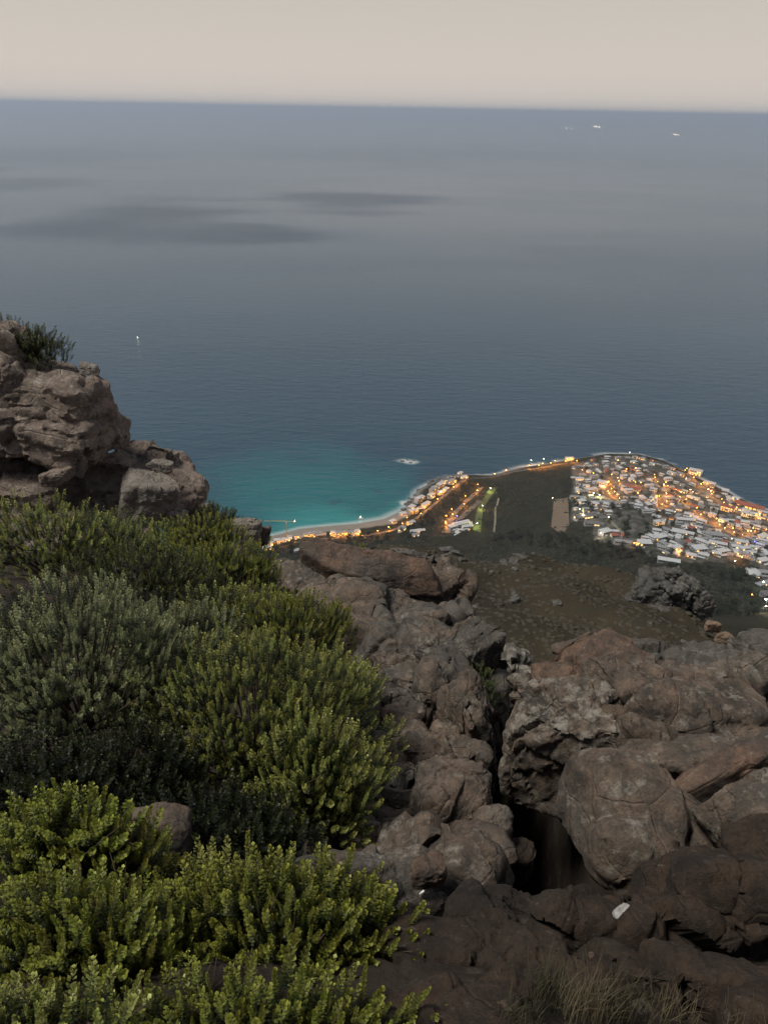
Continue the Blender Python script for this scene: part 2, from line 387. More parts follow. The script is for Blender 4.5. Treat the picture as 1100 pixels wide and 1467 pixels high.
def polar(name, az0, az1, na, rr, mat, feats=False):
    az = np.radians(np.linspace(az0, az1, na)); A, D = np.meshgrid(az, rr, indexing='ij')
    x, y = (np.sin(A) * D).ravel(), (np.cos(A) * D).ravel(); z = height(x, y)
    at_ = None
    if feats:
        s = coast_sd(x, y); bd = beach_f(x, y)
        nz = fbm(np.stack([x, y, 0 * x], 1) / 12.0, 3, 2) * 3
        sand = sstep(-20, -2, s) * (1 - sstep(19, 25, s + nz)) * (1 - sstep(34, 50, bd))
        rocky = (1 - sstep(6, 16, s + nz)) * (1 - sand)
        at_ = {'sand': sand, 'rocky': rocky, 'town': town_mask(x, y)}
    return struct(link(name, mesh(name, np.stack([x, y, z], 1), grid_faces(na, len(rr))[:, ::-1].copy(), mat, True, at_)))
TOWN_PX = [(818, 668), (850, 656), (905, 653), (950, 663), (990, 685), (1040, 706), (1098, 737), (1190, 775), (1190, 860), (1098, 845), (1070, 800), (1000, 806), (945, 803), (915, 785), (850, 775), (850, 748), (815, 748), (820, 700)]
def inpoly(P, poly):
    x, y = P; c = False
    for (x1, y1), (x2, y2) in zip(poly, poly[1:] + poly[:1]):
        if (y1 > y) != (y2 > y) and x < (x2 - x1) * (y - y1) / (y2 - y1) + x1: c = not c
    return c
TOWN_W = [tuple(hit(*p)[:2]) for p in TOWN_PX]
def town_mask(x, y):
    ins = np.zeros(len(x), bool)
    A = np.array(TOWN_W); B = np.roll(A, -1, 0)
    for a, b in zip(A, B):
        c = (a[1] > y) != (b[1] > y)
        with np.errstate(divide='ignore', invalid='ignore'): xi = (b[0] - a[0]) * (y - a[1]) / (b[1] - a[1]) + a[0]
        ins ^= c & (x < xi)
    return ins.astype(float)

polar('hillside', -75, 75, 300, np.concatenate([np.linspace(.15, 8, 190), np.geomspace(8.08, 34, 60)]), SOIL)
polar('mountain_slope', -62, 62, 260, np.geomspace(34, 420, 150), SLOPE)
polar('headland', -45, 45, 430, np.concatenate([np.geomspace(420, 800, 70), np.linspace(802, 1560, 230)]), HEAD, True)

# ------------------------------------------------------------------ sea
def build_sea():
    na = 340; rr = np.concatenate([np.linspace(900, 1500, 130), np.geomspace(1506, 9000, 120), np.geomspace(9300, 98000, 30)])
    az = np.radians(np.linspace(-46, 46, na)); A, D = np.meshgrid(az, rr, indexing='ij')
    x, y = (np.sin(A) * D).ravel(), (np.cos(A) * D).ravel(); P = np.stack([x, y], 1); P3 = np.stack([x, y, 0 * x], 1)
    s = -coast_sd(x, y); bd = beach_f(x, y)
    wob = fbm(P3 / 120.0, 4, 21)
    c1 = atsea(470, 715)[:2]; c2 = atsea(470, 742)[:2]
    d1 = np.hypot((x - c1[0]) / 250, (y - c1[1]) / 210) + wob * .22
    pr = atsea(597, 700)[:2]
    shallow = (1 - sstep(.25, 1.35, d1)) * (1 - sstep(-40, 20, x - pr[0] - .10 * (y - pr[1])))
    shallow = np.maximum(shallow, .8 * (1 - sstep(30, 110, s + wob * 30)) * (1 - sstep(70, 160, bd)))
    d2 = np.hypot((x - c2[0]) / 120, (y - c2[1]) / 62) + wob * .3
    shallow2 = (1 - sstep(.2, 1.2, d2)) * .75 + .5 * (1 - sstep(8, 40, s)) * (1 - sstep(40, 90, bd))
    foam = (1 - sstep(3, 9 + 5 * wob, s)) * (1 - sstep(90, 160, bd)) * .5
    nz = fbm(P3 / 35.0, 4, 22)
    foam = np.maximum(foam, (1 - sstep(2, 13, s + nz * 9)) * sstep(60, 140, bd) * np.clip(.55 + nz, 0, 1))
    for (px, py, rx, ry) in ((578, 661, 13, 9), (588, 663, 12, 8), (598, 716, 13, 10), (608, 700, 16, 10), (585, 722, 12, 8), (655, 682, 12, 8)):
        c = atsea(px, py)[:2]; dd = np.hypot((x - c[0]) / rx, (y - c[1]) / ry) + nz * .8
        foam = np.maximum(foam, .9 * (1 - sstep(.3, 1.3, dd)))
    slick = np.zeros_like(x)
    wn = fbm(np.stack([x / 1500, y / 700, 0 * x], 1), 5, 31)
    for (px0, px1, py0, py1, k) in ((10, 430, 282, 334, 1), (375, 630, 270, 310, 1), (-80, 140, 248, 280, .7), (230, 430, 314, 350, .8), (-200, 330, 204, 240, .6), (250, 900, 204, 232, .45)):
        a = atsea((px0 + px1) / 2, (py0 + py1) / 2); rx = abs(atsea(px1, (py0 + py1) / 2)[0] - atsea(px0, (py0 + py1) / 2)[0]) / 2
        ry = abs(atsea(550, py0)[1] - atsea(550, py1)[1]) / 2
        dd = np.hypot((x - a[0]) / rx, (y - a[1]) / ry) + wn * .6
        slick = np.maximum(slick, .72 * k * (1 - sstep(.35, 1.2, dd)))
    rr_ = np.hypot(x, y); sheen = sstep(1250, 3000, rr_ + 250 * wob) * (1 - .75 * sstep(6500, 14000, rr_)) * (.55 + .45 * np.exp(-(((x / rr_) - .10) / .28) ** 2)) * np.clip(1 + .35 * wn, 0, 1.1); sheen = np.clip(sheen - .6 * slick, 0, 1)
    V = np.stack([x, y, np.full_like(x, SEA)], 1)
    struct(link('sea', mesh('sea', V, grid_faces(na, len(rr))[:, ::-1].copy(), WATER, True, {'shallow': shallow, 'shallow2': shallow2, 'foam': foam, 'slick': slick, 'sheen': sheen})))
build_sea()

# ------------------------------------------------------------------ rocks
_cs = {}
def cubesphere(n):
    if n in _cs: return _cs[n]
    g = np.tan(np.linspace(-1, 1, n) * math.pi / 4); U, Vv = np.meshgrid(g, g, indexing='ij'); o = np.ones_like(U)
    Vs, Fs = [], []
    for k, (a, b, c) in enumerate(((U, Vv, o), (Vv, U, -o), (o, U, Vv), (-o, Vv, U), (Vv, o, U), (U, -o, Vv))):
        Vs.append(np.stack([a, b, c], -1).reshape(-1, 3)); Fs.append(grid_faces(n, n) + k * n * n)
    V = np.concatenate(Vs); F = np.concatenate(Fs)
    _, idx, inv = np.unique(np.round(V, 6), axis=0, return_index=True, return_inverse=True)
    V = V[idx]; F = inv.ravel()[F]; V = V / np.linalg.norm(V, axis=1)[:, None]
    _cs[n] = (V, F); return _cs[n]
def rock_verts(half, seed, n=36, p=14, chamfer=7, lump=.10, crack=.05, strata=0.0, small=.02, pit=0.0, tilt=8, blocky=None, cells=(1.5, 1.5, 2.3)):
    rg = np.random.default_rng(seed); D, F = cubesphere(n if n < 26 else int(n * .72))
    nr = []; hh = []
    for ax in range(3):
        for s in (-1, 1):
            v = np.zeros(3); v[ax] = s; v += rg.normal(0, math.radians(tilt), 3); nr.append(v / np.linalg.norm(v)); hh.append(rg.uniform(.88, 1.0))
    for _ in range(chamfer):
        v = rg.normal(0, 1, 3); v /= np.linalg.norm(v); nr.append(v); hh.append(rg.uniform(.92, 1.22))
    nr = np.array(nr); hh = np.array(hh)
    k = np.maximum(0, D @ nr.T / hh); r = (k ** p).sum(1) ** (-1 / p)
    half = np.array(half, float); V = D * r[:, None] * half
    size = float(np.prod(half)) ** (1 / 3); off = rg.uniform(0, 50, 3)
    Q = V / size + off
    d = lump * fbm(Q * 1.3, 4, seed)
    if crack:
        qs = Q * np.array(cells) + .35 * np.stack([fbm(Q * 2, 2, seed + 5)] * 3, 1); tl, stp, grv = facets(qs, seed + 3); bl = crack * 1.6 if blocky is None else blocky
        d += bl * 1.5 * tl + bl * stp - crack * .7 * grv
        tl, stp, grv = facets(qs * 2.9 + 3.3, seed + 4); m_ = sstep(-.25, .3, vnoise(Q * 1.6, seed + 44)); d += m_ * (bl * .42 * tl + bl * .3 * stp - crack * .2 * grv)
    if strata:
        s = (Q[:, 2] + .13 * Q[:, 0]) * 6 + fbm(Q * 1.7, 3, seed + 8) * 1.1; fr = s - np.floor(s)
        d += strata * (np.abs(fr - .5) * 2) ** .5 * (.6 + .6 * vnoise(Q * 2.5, seed + 12)) - strata * .5
    d += small * fbm(Q * 7, 4, seed + 9, .6)
    if pit:
        f1, f2 = voro(Q * 5.5, seed + 13); m = sstep(-.1, .5, fbm(Q * 1.2, 2, seed + 40)); d -= pit * m * (1 - sstep(.1, .42, f1))
    V = V + (V / (np.linalg.norm(V, axis=1)[:, None] + 1e-9)) * (d * size)[:, None]
    return V, F
def rock_mesh(name, half, seed, mat, **kw):
    V, F = rock_verts(half, seed, **kw); me = mesh(name, V, F, mat, True); me.set_sharp_from_angle(angle=R(38)); return me
def frame(cx, cy, wpx, hpx, dist, k):
    c = at(cx, cy, dist); pm = dist / FPX / math.cos(math.atan(math.hypot(cx - 550, cy - 733.5) / FPX)) ** 0
    a = depression(cx, cy); W = wpx * pm; H = hpx * pm / (math.cos(a) + k * math.sin(a))
    return c, (W / 2, k * H / 2, H / 2)
SEED = [100]
def rock(cx, cy, wpx, hpx, dist, mat, k=1.0, rot=(0, 0, 0), name='boulder', label=None, group=None, parent=None, push=0.0, seed=None, **kw):
    if seed is None: SEED[0] += 1; seed = SEED[0]
    c, half = frame(cx, cy, wpx, hpx, dist, k)
    c = c + ray(cx, cy) * (half[1] * .35 + push)
    kk = 1.17 if name == 'rock_block' else 1.08
    half = tuple(h * kk for h in half)
    o = link(name, rock_mesh(name, half, seed, mat, **kw), None, Vector(c))
    o.rotation_euler = Euler([R(a) for a in rot])
    if parent is not None: o.parent = parent; o.location = Vector(c) - parent.location
    elif label: tag(o, label, 'rock', group)
    return o
def empty(name, loc, label, cat, group=None):
    o = link(name, None, None, Vector(loc)); return tag(o, label, cat, group)

def mass(name, blocks, voxel, mat, disp, parent=None, label=None, seed=0, p=10):
    """bedrock: blocks fused into one watertight body, then fractured along joints"""
    Vs, Fs, nv, info = [], [], 0, []
    for q, (cx, cy, w_, h_, dist, k, rot, warm) in enumerate(blocks):
        c, half = frame(cx, cy, w_, h_, dist, k); c = c + ray(cx, cy) * half[1] * .35
        V, F = rock_verts(tuple(h * 1.08 for h in half), seed * 50 + q, n=22, p=p, lump=.08, crack=0, small=0)
        M = np.array(Euler([R(a) for a in rot]).to_matrix()); Vs.append(V @ M.T + c); Fs.append(F + nv); nv += len(V); info.append((c, max(half), warm))
    org = Vs[0].mean(0); tmp = mesh(name, np.concatenate(Vs) - org, np.concatenate(Fs)); ob = bpy.data.objects.new('tmp', tmp); COL.objects.link(ob)
    md = ob.modifiers.new('r', 'REMESH'); md.mode = 'VOXEL'; md.voxel_size = voxel
    dg = bpy.context.evaluated_depsgraph_get(); me = bpy.data.meshes.new_from_object(ob.evaluated_get(dg)); bpy.data.objects.remove(ob); bpy.data.meshes.remove(tmp)
    n = len(me.vertices); P = np.empty(n * 3, np.float32); me.vertices.foreach_get('co', P); P = P.reshape(-1, 3).astype(float) + org
    Nn = np.empty(n * 3, np.float32); me.vertex_normals.foreach_get('vector', Nn); Nn = Nn.reshape(-1, 3)
    wsum = np.zeros(n); wt = np.zeros(n)
    for c, r, warm in info:
        q = np.exp(-(np.linalg.norm(P - c, axis=1) / (r * .8)) ** 2); wsum += q * warm; wt += q + 1e-6
    d = disp(P); me.vertices.foreach_set('co', (P - org + Nn * d[:, None]).astype(np.float32).ravel())
    a = me.attributes.new('warm', 'FLOAT', 'POINT'); a.data.foreach_set('value', (wsum / wt).astype(np.float32))
    me.polygons.foreach_set('use_smooth', np.ones(len(me.polygons), bool)); me.materials.clear(); me.materials.append(mat); me.update(); me.set_sharp_from_angle(angle=R(36)); me.name = name
    o = link(name, me, parent, Vector(org) - (parent.location if parent is not None else Vector()))
    if label: tag(o, label, 'rock')
    return o
def crag(sz, seed, amp=1.0, vert=1.7, pit=.5):
    def f(P):
        Q = P / sz; w_ = .18 * np.stack([vnoise(Q * 1.1, seed + k) for k in range(3)], 1)
        t1, s1, g1 = facets((Q + w_) * np.array([1.25, 1.25, 1.25 / vert]) + .2 * Q[:, [2, 0, 1]], seed)
        t2, s2, g2 = facets((Q + w_) * np.array([3.4, 3.4, 3.4 / vert]) + .4 * Q[:, [1, 2, 0]], seed + 1)
        t3, s3, g3 = facets(Q * np.array([8.5, 8.5, 6.5]), seed + 2)
        m2 = .45 + .75 * sstep(-.35, .25, vnoise(Q * .9, seed + 5)); m3 = .35 + .8 * sstep(-.1, .4, vnoise(Q * 1.4, seed + 6))
        d = .17 * t1 + .13 * s1 - .07 * g1 + m2 * (.062 * t2 + .04 * s2 - .028 * g2) + m3 * (.022 * t3 + .014 * s3 - .010 * g3)
        d += .09 * fbm(Q * .8, 3, seed + 7) + .022 * (1 - 2 * np.abs(fbm(Q * 5, 3, seed + 8)))
        if pit:
            f1, f2 = voro(Q * 4.5, seed + 9); d -= pit * .07 * sstep(0, .4, vnoise(Q * .8, seed + 10)) * (1 - sstep(.12, .42, f1))
        return d * sz * amp
    return f
def beds(seed, th=.42):
    def f(P):
        Q = P.copy(); u = P[:, 2] / th + .10 * P[:, 0] / th + .5 * fbm(P / 2.2, 3, seed); k = np.floor(u); fr = u - k
        off = _h(k.astype(np.int64), k.astype(np.int64) * 0 + 3, k.astype(np.int64) * 0, seed) - .5
        u2 = u * 3.3 + .6 * vnoise(P / .8, seed + 2); k2 = np.floor(u2); off2 = _h(k2.astype(np.int64), k2.astype(np.int64) * 0 + 7, k2.astype(np.int64) * 0, seed + 4) - .5
        t1, s1, g1 = facets(P * np.array([.75, .75, .55]), seed + 5); t2, s2, g2 = facets(P * np.array([1.9, 1.9, 2.6]), seed + 6)
        return .13 * off + .055 * off2 - .06 * (1 - sstep(0, .14, np.minimum(fr, 1 - fr))) + .18 * t1 + .10 * s1 - .07 * g1 + .07 * t2 + .04 * s2 - .03 * g2 + .12 * fbm(P / 1.3, 4, seed + 9)
    return f
# --- left cliff
cl = empty('cliff', at(100, 760, 22), 'layered brown sandstone cliff jutting out above the sea, green shrub on its top', 'cliff')
mass('cliff_face', [(20, 600, 236, 150, 22, 1.0, (0, -4, -10), .6), (15, 545, 200, 60, 22.5, 1.6, (0, 3, -8), 0), (-60, 600, 200, 240, 23, 1.0, (0, 0, 0), .5), (104, 620, 76, 74, 21.8, 1.0, (0, 10, 20), .8), (85, 530, 70, 22, 22, 1.2, (0, 5, 0), 0)], .075, ROCK_CLIFF, beds(71), cl, seed=71, p=14)
mass('cliff_foot', [(200, 690, 90, 90, 22.3, 1.0, (0, 30, 0), .2), (150, 668, 120, 60, 22.0, 1.0, (0, 14, 0), .3), (110, 705, 220, 90, 22.2, 1.0, (0, 12, -10), .4), (165, 672, 90, 44, 21.9, 1.0, (0, 14, 0), 0), (10, 700, 150, 90, 22, 1.0, (0, 4, 0), .5), (240, 715, 80, 100, 22.0, 1.0, (0, 25, 0), 0), (280, 755, 90, 70, 21.5, 1.0, (0, 28, 0), 0), (60, 770, 300, 90, 21.5, 1.0, (0, 8, 0), .4)], .075, ROCK_CLIFF, beds(72, .5), cl, seed=72, p=12)
kw = dict(parent=cl, name='rock_layer')
rock(-20, 500, 110, 80, 22.5, ROCK_CLIFF, 1.0, (0, 0, 0), n=40, strata=.06, **kw)
rock(212, 716, 72, 94, 20.6, ROCK_CLIFFP, .8, (0, 6, 10), n=70, p=12, crack=.03, cells=(1.1, 1.1, .8), lump=.08, seed=414, **kw)
rock(106, 664, 26, 34, 20.6, ROCK_CLIFF, .6, (0, 18, 20), n=28, **kw); rock(80, 684, 40, 26, 20.4, ROCK_CLIFF, .9, (0, -8, 0), n=28, **kw)
rock(128, 528, 24, 16, 21.2, ROCK_CLIFFP, 1, (0, 8, 0), n=28, **kw); rock(232, 668, 30, 20, 20.8, ROCK_CLIFFP, 1, (0, 20, 0), n=28, **kw); rock(252, 742, 28, 36, 20.6, ROCK_CLIFFP, 1, (0, 20, 0), n=28, **kw)
rock(357, 762, 34, 48, 19.5, ROCK_CLIFFP, .8, (0, 0, 10), name='boulder', label='small pale boulder standing among shrubs at the foot of the cliff skyline', n=50, p=12, crack=.05)
rock(377, 768, 18, 34, 19.8, ROCK, .8, (0, 4, 10), name='boulder', label='narrow grey stone leaning beside the small pale boulder above the beach', n=30, p=8)

# --- central ridge
rd = empty('rock_ridge', at(600, 1150, 4.6), 'long weathered sandstone ridge with reddish top slab between green shrubs and dark gully', 'rock ridge')
mass('ridge_crest', [(560, 862, 190, 90, 11.8, .9, (-10, 6, 4), 0.5), (575, 905, 180, 100, 10.5, .9, (-10, 6, 4), -0.2), (585, 950, 170, 100, 9.4, .9, (-10, 6, 4), -0.2), (480, 880, 120, 100, 11, .9, (-10, 6, 4), 0.3), (530, 840, 180, 70, 12.2, .9, (20, 6, -8), 1.2), (618, 845, 88, 96, 11.8, 1.0, (-10, 8, 10), .3), (575, 795, 120, 26, 14.0, 1.2, (-10, 6, 0), -.6), (500, 804, 90, 20, 14.0, 1.2, (-10, 0, 0), -.3), (405, 850, 110, 84, 12.4, 1.2, (-20, 10, 10), .2), (600, 915, 130, 120, 10.0, .8, (-8, 8, 10), -.4), (515, 930, 130, 120, 9.0, 1.2, (-20, 20, 0), .7), (455, 890, 90, 70, 10.2, 1.4, (-22, 16, 0), .3), (652, 885, 30, 60, 10.2, .8, (0, 4, 20), -.8), (560, 900, 170, 110, 10.8, .7, (-10, 8, 0), 0), (560, 1000, 170, 120, 9.0, .7, (0, 0, 0), 0)],
     .042, ROCK, crag(1.5, 81, .62, 1.1, .8), rd, seed=81, p=12)
mass('ridge_wall', [(592, 955, 160, 120, 8.7, 0.8, (-10, 6, 6), -0.2), (602, 1000, 160, 130, 7.9, 0.7, (-6, 6, 6), 0), (606, 1050, 150, 130, 7.1, 0.7, (-6, 6, 6), 0.1), (606, 1100, 150, 130, 6.3, 0.7, (-8, 6, 6), 0), (602, 1150, 160, 130, 5.5, 0.8, (-10, 6, 6), 0.1), (598, 1200, 170, 130, 4.8, 0.8, (-12, 6, 6), 0.2), (604, 1250, 180, 120, 4.2, 0.9, (-16, 6, 6), 0.2), (612, 1300, 190, 110, 3.7, 0.9, (-18, 6, 6), 0.2), (585, 985, 120, 110, 7.8, .8, (-8, 6, 0), -.2), (632, 1015, 90, 190, 7.2, .55, (4, 5, 8), 0), (668, 1065, 50, 170, 6.7, .6, (0, -4, 16), 0), (556, 1050, 90, 130, 6.9, .6, (0, 0, -10), .2), (615, 1100, 110, 120, 6.0, .7, (-4, 8, 0), 0), (545, 1130, 120, 90, 5.4, 1.0, (-16, 8, 0), -.2), (645, 1170, 105, 150, 4.9, .8, (-14, 14, 12), .2), (560, 1200, 160, 140, 4.5, 1.0, (-22, 6, 0), .2), (635, 1275, 140, 100, 3.9, 1.0, (-22, 4, 0), .3), (700, 1015, 46, 120, 7.7, .6, (0, 6, 0), -.4), (600, 1190, 150, 200, 5.6, .7, (0, 0, 0), 0), (470, 1160, 160, 160, 4.9, 1.0, (-20, 0, 0), 0)],
     .024, ROCK, crag(.95, 82, .85, 2.4, .5), rd, seed=82, p=12)
mass('ridge_shoulder', [(715, 950, 84, 60, 9.0, 1.0, (-6, 10, 0), -1), (690, 930, 30, 36, 9.3, 1.0, (0, 0, 0), -1), (735, 985, 60, 70, 9.4, .8, (0, 0, 0), -.5)], .034, ROCK_PALE, crag(.6, 83, 1.1, 1.0, 1.6), rd, seed=83)
kw = dict(parent=rd, name='rock_block')
rock(528, 826, 180, 74, 11.5, ROCK_RED, .7, (26, 6, -8), n=90, p=22, lump=.05, crack=.022, cells=(.7, .7, .7), small=.02, seed=501, **kw)
rock(425, 846, 90, 80, 11.6, ROCK, .8, (18, 10, -8), n=70, p=20, lump=.06, crack=.025, cells=(.8, .8, .8), seed=521, **kw)
rock(642, 965, 66, 120, 7.7, ROCK, .6, (4, 4, 14), n=90, p=16, lump=.10, crack=.06, pit=.05, cells=(2.2, 2.2, .9), seed=522, **kw)
rock(670, 1050, 46, 190, 6.5, ROCK, .6, (2, -3, 18), n=90, p=16, lump=.10, crack=.06, cells=(2.2, 2.2, .7), seed=523, **kw)
rock(640, 1165, 96, 150, 4.65, ROCK, .7, (-12, 14, 12), n=96, p=16, lump=.08, crack=.045, cells=(1.6, 1.6, .8), seed=524, **kw)
rock(612, 1246, 46, 52, 3.45, ROCK_RED, .8, (0, 0, 12), label='small rounded pink stone half sunk in the bedrock below the ridge', n=44, p=7, crack=.02, lump=.12, name='stone')
rock(702, 1192, 58, 74, 4.5, ROCK_PALE, .7, (0, 8, 0), label='smooth pale grey stone wedged at the mouth of the dark gully', n=52, p=5, crack=.0, lump=.12, pit=.08, name='stone')
rock(648, 1222, 22, 14, 3.95, ROCK_PALE, .9, (0, 0, 0), label='tiny pale pebble lying under the cracked ridge wall', n=20, name='stone')
rock(490, 1262, 136, 78, 3.2, ROCK, .9, (-10, 0, 0), label='dark grey rounded boulder half hidden behind the bottom shrubs', n=66, p=7, crack=.03, lump=.12)
rock(605, 1440, 80, 70, 2.8, ROCK, .9, (-10, 0, 0), label='dark grey stone beside the edge of the lowest yellow-green shrub', n=44, p=7, name='stone')
rock(225, 1190, 90, 90, 3.6, ROCK, .8, (-6, 0, 0), label='smooth grey boulder in shade between the domed shrub and the large shrub', n=48, p=6, crack=.0)

# --- right-hand rocks
mass('rock_outcrop', [(985, 1035, 230, 170, 5.8, .9, (-12, 10, 6), .2), (965, 1115, 130, 120, 5.1, .8, (-12, 6, 0), .8), (935, 1065, 70, 56, 5.3, .8, (0, 20, 0), .9), (985, 1215, 210, 150, 4.4, 1.0, (-22, 18, -10), .3), (945, 1240, 150, 90, 4.2, 1.1, (-20, 20, 0), .9), (1000, 950, 100, 50, 7.2, 1.0, (0, -6, 0), -.5), (925, 945, 80, 40, 7.6, 1.0, (0, 10, 0), -.4), (1020, 1130, 220, 160, 5.6, .8, (-10, 0, 0), .3)],
     .023, ROCK, crag(1.05, 91, .62, 1.0, .35), None, 'broad rough outcrop with brown and grey lichen patches right of the gully', seed=91, p=9)
mass('rock_outcrop', [(852, 970, 168, 108, 6.6, 1.1, (-14, -14, 12), 1.6), (835, 928, 84, 30, 7.2, 1.0, (-6, -8, 0), -1), (910, 985, 60, 70, 6.8, 1, (0, -20, 0), 1.2)], .024, ROCK_RED, crag(.8, 92, .6, .9, .5), None, 'large reddish-brown boulder with a grey lichen crest, leaning beside the broad outcrop', seed=92, p=12)
mass('rock_outcrop', [(792, 1070, 120, 200, 5.6, .55, (0, 6, -18), .5), (800, 1012, 110, 60, 5.7, .8, (0, -6, -18), 1.0)], .021, ROCK_PALE, crag(.6, 93, .8, 1.5, .4), None, 'tall block with pale lichen top and dark sheer side at the gully', seed=93, p=16)
mass('rock_outcrop', [(1070, 990, 170, 110, 6.4, .9, (-6, 6, 0), 0), (1110, 950, 100, 70, 6.9, .9, (0, 0, 0), -.5), (1040, 955, 60, 50, 6.7, .9, (0, 0, 0), -.5)], .026, ROCK_PALE, crag(.65, 94, 1.1, 1.0, 1.4), None, 'knobbly pale rock covered in light lichen above the long smooth slab', seed=94, p=9)
rock(720, 1235, 80, 60, 4.6, ROCK_DARK, .8, (0, 4, 0), label='dark stone lying on the gully floor beside the smooth pale stone', n=44, p=9, lump=.14, crack=.04, name='stone')
rock(880, 1023, 36, 32, 5.35, ROCK_TAN, .9, (0, -14, 0), label='small smooth tan stone caught in the notch under the reddish boulder', n=40, p=4, crack=0, lump=.08, name='stone')
rock(1068, 1092, 210, 62, 4.6, ROCK_RED, .9, (-8, -24, 12), label='long smooth brown slab slanting up beneath the knobbly pale rock', n=90, p=9, lump=.10, crack=.02, small=.02, seed=606)
rock(1085, 1160, 140, 92, 4.1, ROCK, .9, (-6, -20, 14), label='angular grey-brown block under the long smooth slab', n=84, p=16, lump=.07, crack=.03, seed=607)
rock(1105, 1240, 100, 110, 3.7, ROCK_DARK, .8, (0, -10, 0), label='dark brown block below the angular block', n=60, p=14, lump=.08, crack=.03)
mass('bedrock', [(1060, 1300, 220, 170, 3.6, 1.0, (-24, 14, 0), .2), (900, 1335, 240, 130, 3.3, 1.1, (-26, 8, 0), .3), (745, 1330, 190, 110, 3.35, 1.1, (-20, 8, 0), -.5), (680, 1390, 220, 120, 3.0, 1.1, (-24, 0, 0), 0), (840, 1430, 240, 110, 2.8, 1.1, (-26, 6, 0), .2), (1010, 1430, 240, 130, 2.8, 1.1, (-26, 6, 0), .3), (640, 1480, 220, 120, 2.6, 1.1, (-26, 0, 0), 0), (800, 1520, 300, 130, 2.5, 1.1, (-26, 0, 0), 0), (1050, 1520, 300, 150, 2.5, 1.1, (-26, 0, 0), 0)],
     .0155, ROCK_DARK, crag(.75, 95, .62, 1.0, .2), None, 'dark rugged bedrock slope below the gully that carries the pale fragment and grass', seed=95, p=9)
rock(888, 1303, 21, 11, 2.96, PALE_STONE, .8, (20, -22, 30), label='pale white stone fragment lying on the dark bedrock', n=28, p=18, lump=.18, crack=.05, name='stone')
# a short white stub lying on the rock
o = link('cigarette_end', MB().tube((0, 0, 0), (.014, 0, .018), .0036, .0033, 10).data('cigarette_end', plain('white_paper', (.75, .75, .73), .7, .05, 50), True), None, Vector(at(601, 1281, 2.95)))
tag(o, 'short white cigarette-like stub lying on dark rock near the pink stone', 'litter')

# --- stones scattered on the hillside soil
protos = [rock_mesh('stone', (1, .85, .65), 700 + i, m, n=14, p=8, lump=.15) for i, m in enumerate((ROCK, ROCK_DARK, ROCK_DARK, ROCK_RED))]
rg = random.Random(3)
for i in range(44):
    px, py = rg.uniform(545, 1090), rg.uniform(1225, 1460)
    d = ray(px, py); ts = np.linspace(1.5, 6, 300); z = height(d[0] * ts, d[1] * ts); b = np.where(d[2] * ts < z)[0]
    if not len(b): continue
    p = d * ts[b[0]]; s = rg.choice((.008, .012, .018, .03)); pr = rg.choice(protos)
    o = link('stone', pr, None, Vector(p)); o.scale = (s * rg.uniform(.8, 1.4), s, s); o.rotation_euler = (rg.uniform(-.4, .4), rg.uniform(-.4, .4), rg.uniform(0, 6))
    tag(o, 'small loose stone lying on the dark hillside soil', 'stone', 'loose stones on the hillside soil')

# --- outcrop and stones on the brown slope below
def slope_hit(px, py):
    d = ray(px, py); ts = np.linspace(48, 170, 500); z = height(d[0] * ts, d[1] * ts); b = np.where(d[2] * ts < z)[0]
    return (d * ts[b[0]], ts[b[0]]) if len(b) else (None, None)
OUT = [(962, 826, 26, 26), (938, 845, 46, 50), (975, 850, 40, 46), (955, 862, 34, 44), (990, 850, 16, 44), (915, 858, 30, 30), (945, 832, 22, 18), (1002, 862, 22, 40), (930, 880, 60, 34), (970, 885, 60, 36), (905, 870, 26, 24), (985, 838, 22, 24), (920, 838, 18, 18)]
for i, (x, y, w_, h_) in enumerate(OUT):
    rock(x, y, w_ * 1.15, h_ * 1.15, 112, ROCK_FAR, .9, (0, rg.uniform(-15, 15), rg.uniform(0, 90)), name='outcrop_rock', label='grey jointed rock in the outcrop cluster at the edge of the brown slope', group='rocks of the slope outcrop', n=25, p=9, lump=.14, crack=.09)
for (x, y, w_, h_, lab) in ((1018, 897, 22, 18, 'tan rounded stone on the brown slope under the outcrop, above the two other tan stones'), (1037, 915, 24, 22, 'brightest tan angular stone on the brown slope, between two duller tan stones'), (1058, 931, 14, 12, 'smallest tan stone on the brown slope, below the bright angular one')):
    rock(x, y, w_, h_, 100, ROCK_TAN, .9, (0, 10, 20), name='stone', label=lab, n=24, p=8, lump=.12)
rock(738, 858, 20, 15, 104, ROCK_FAR, .9, (0, 0, 20), name='stone', label='pale grey boulder alone in the middle of the brown slope', n=28, p=7, lump=.1)
fp = [rock_mesh('slope_stone', (1, .85, .7), 740 + i, ROCK_FAR, n=12, p=8, lump=.16) for i in range(4)]
for i in range(105):
    if i < 55: px = rg.uniform(622, 790); py = 783 + (px - 700) * .03 + abs(rg.gauss(0, 12)) - 3
    elif i < 78: px, py = rg.uniform(670, 800), rg.uniform(790, 870)
    else: px, py = rg.uniform(880, 1095), rg.uniform(850, 950)
    p, t_ = slope_hit(px, py)
    if p is None: continue
    s = max(.22, abs(rg.gauss(.35, .4))) * (1.4 if i < 55 else .6); o = link('slope_stone', fp[i % 4], None, Vector(p)); o.scale = (s * rg.uniform(.8, 1.5), s, s * rg.uniform(.6, 1.1)); o.rotation_euler = (rg.uniform(-.3, .3), rg.uniform(-.3, .3), rg.uniform(0, 6))
    if i < 55: tag(o, 'grey stone in the rubble along the crest of the brown slope', 'stone', 'rubble stones on the slope crest')
    else: tag(o, 'grey stone scattered loosely over the brown slope', 'stone', 'stones scattered on the brown slope')

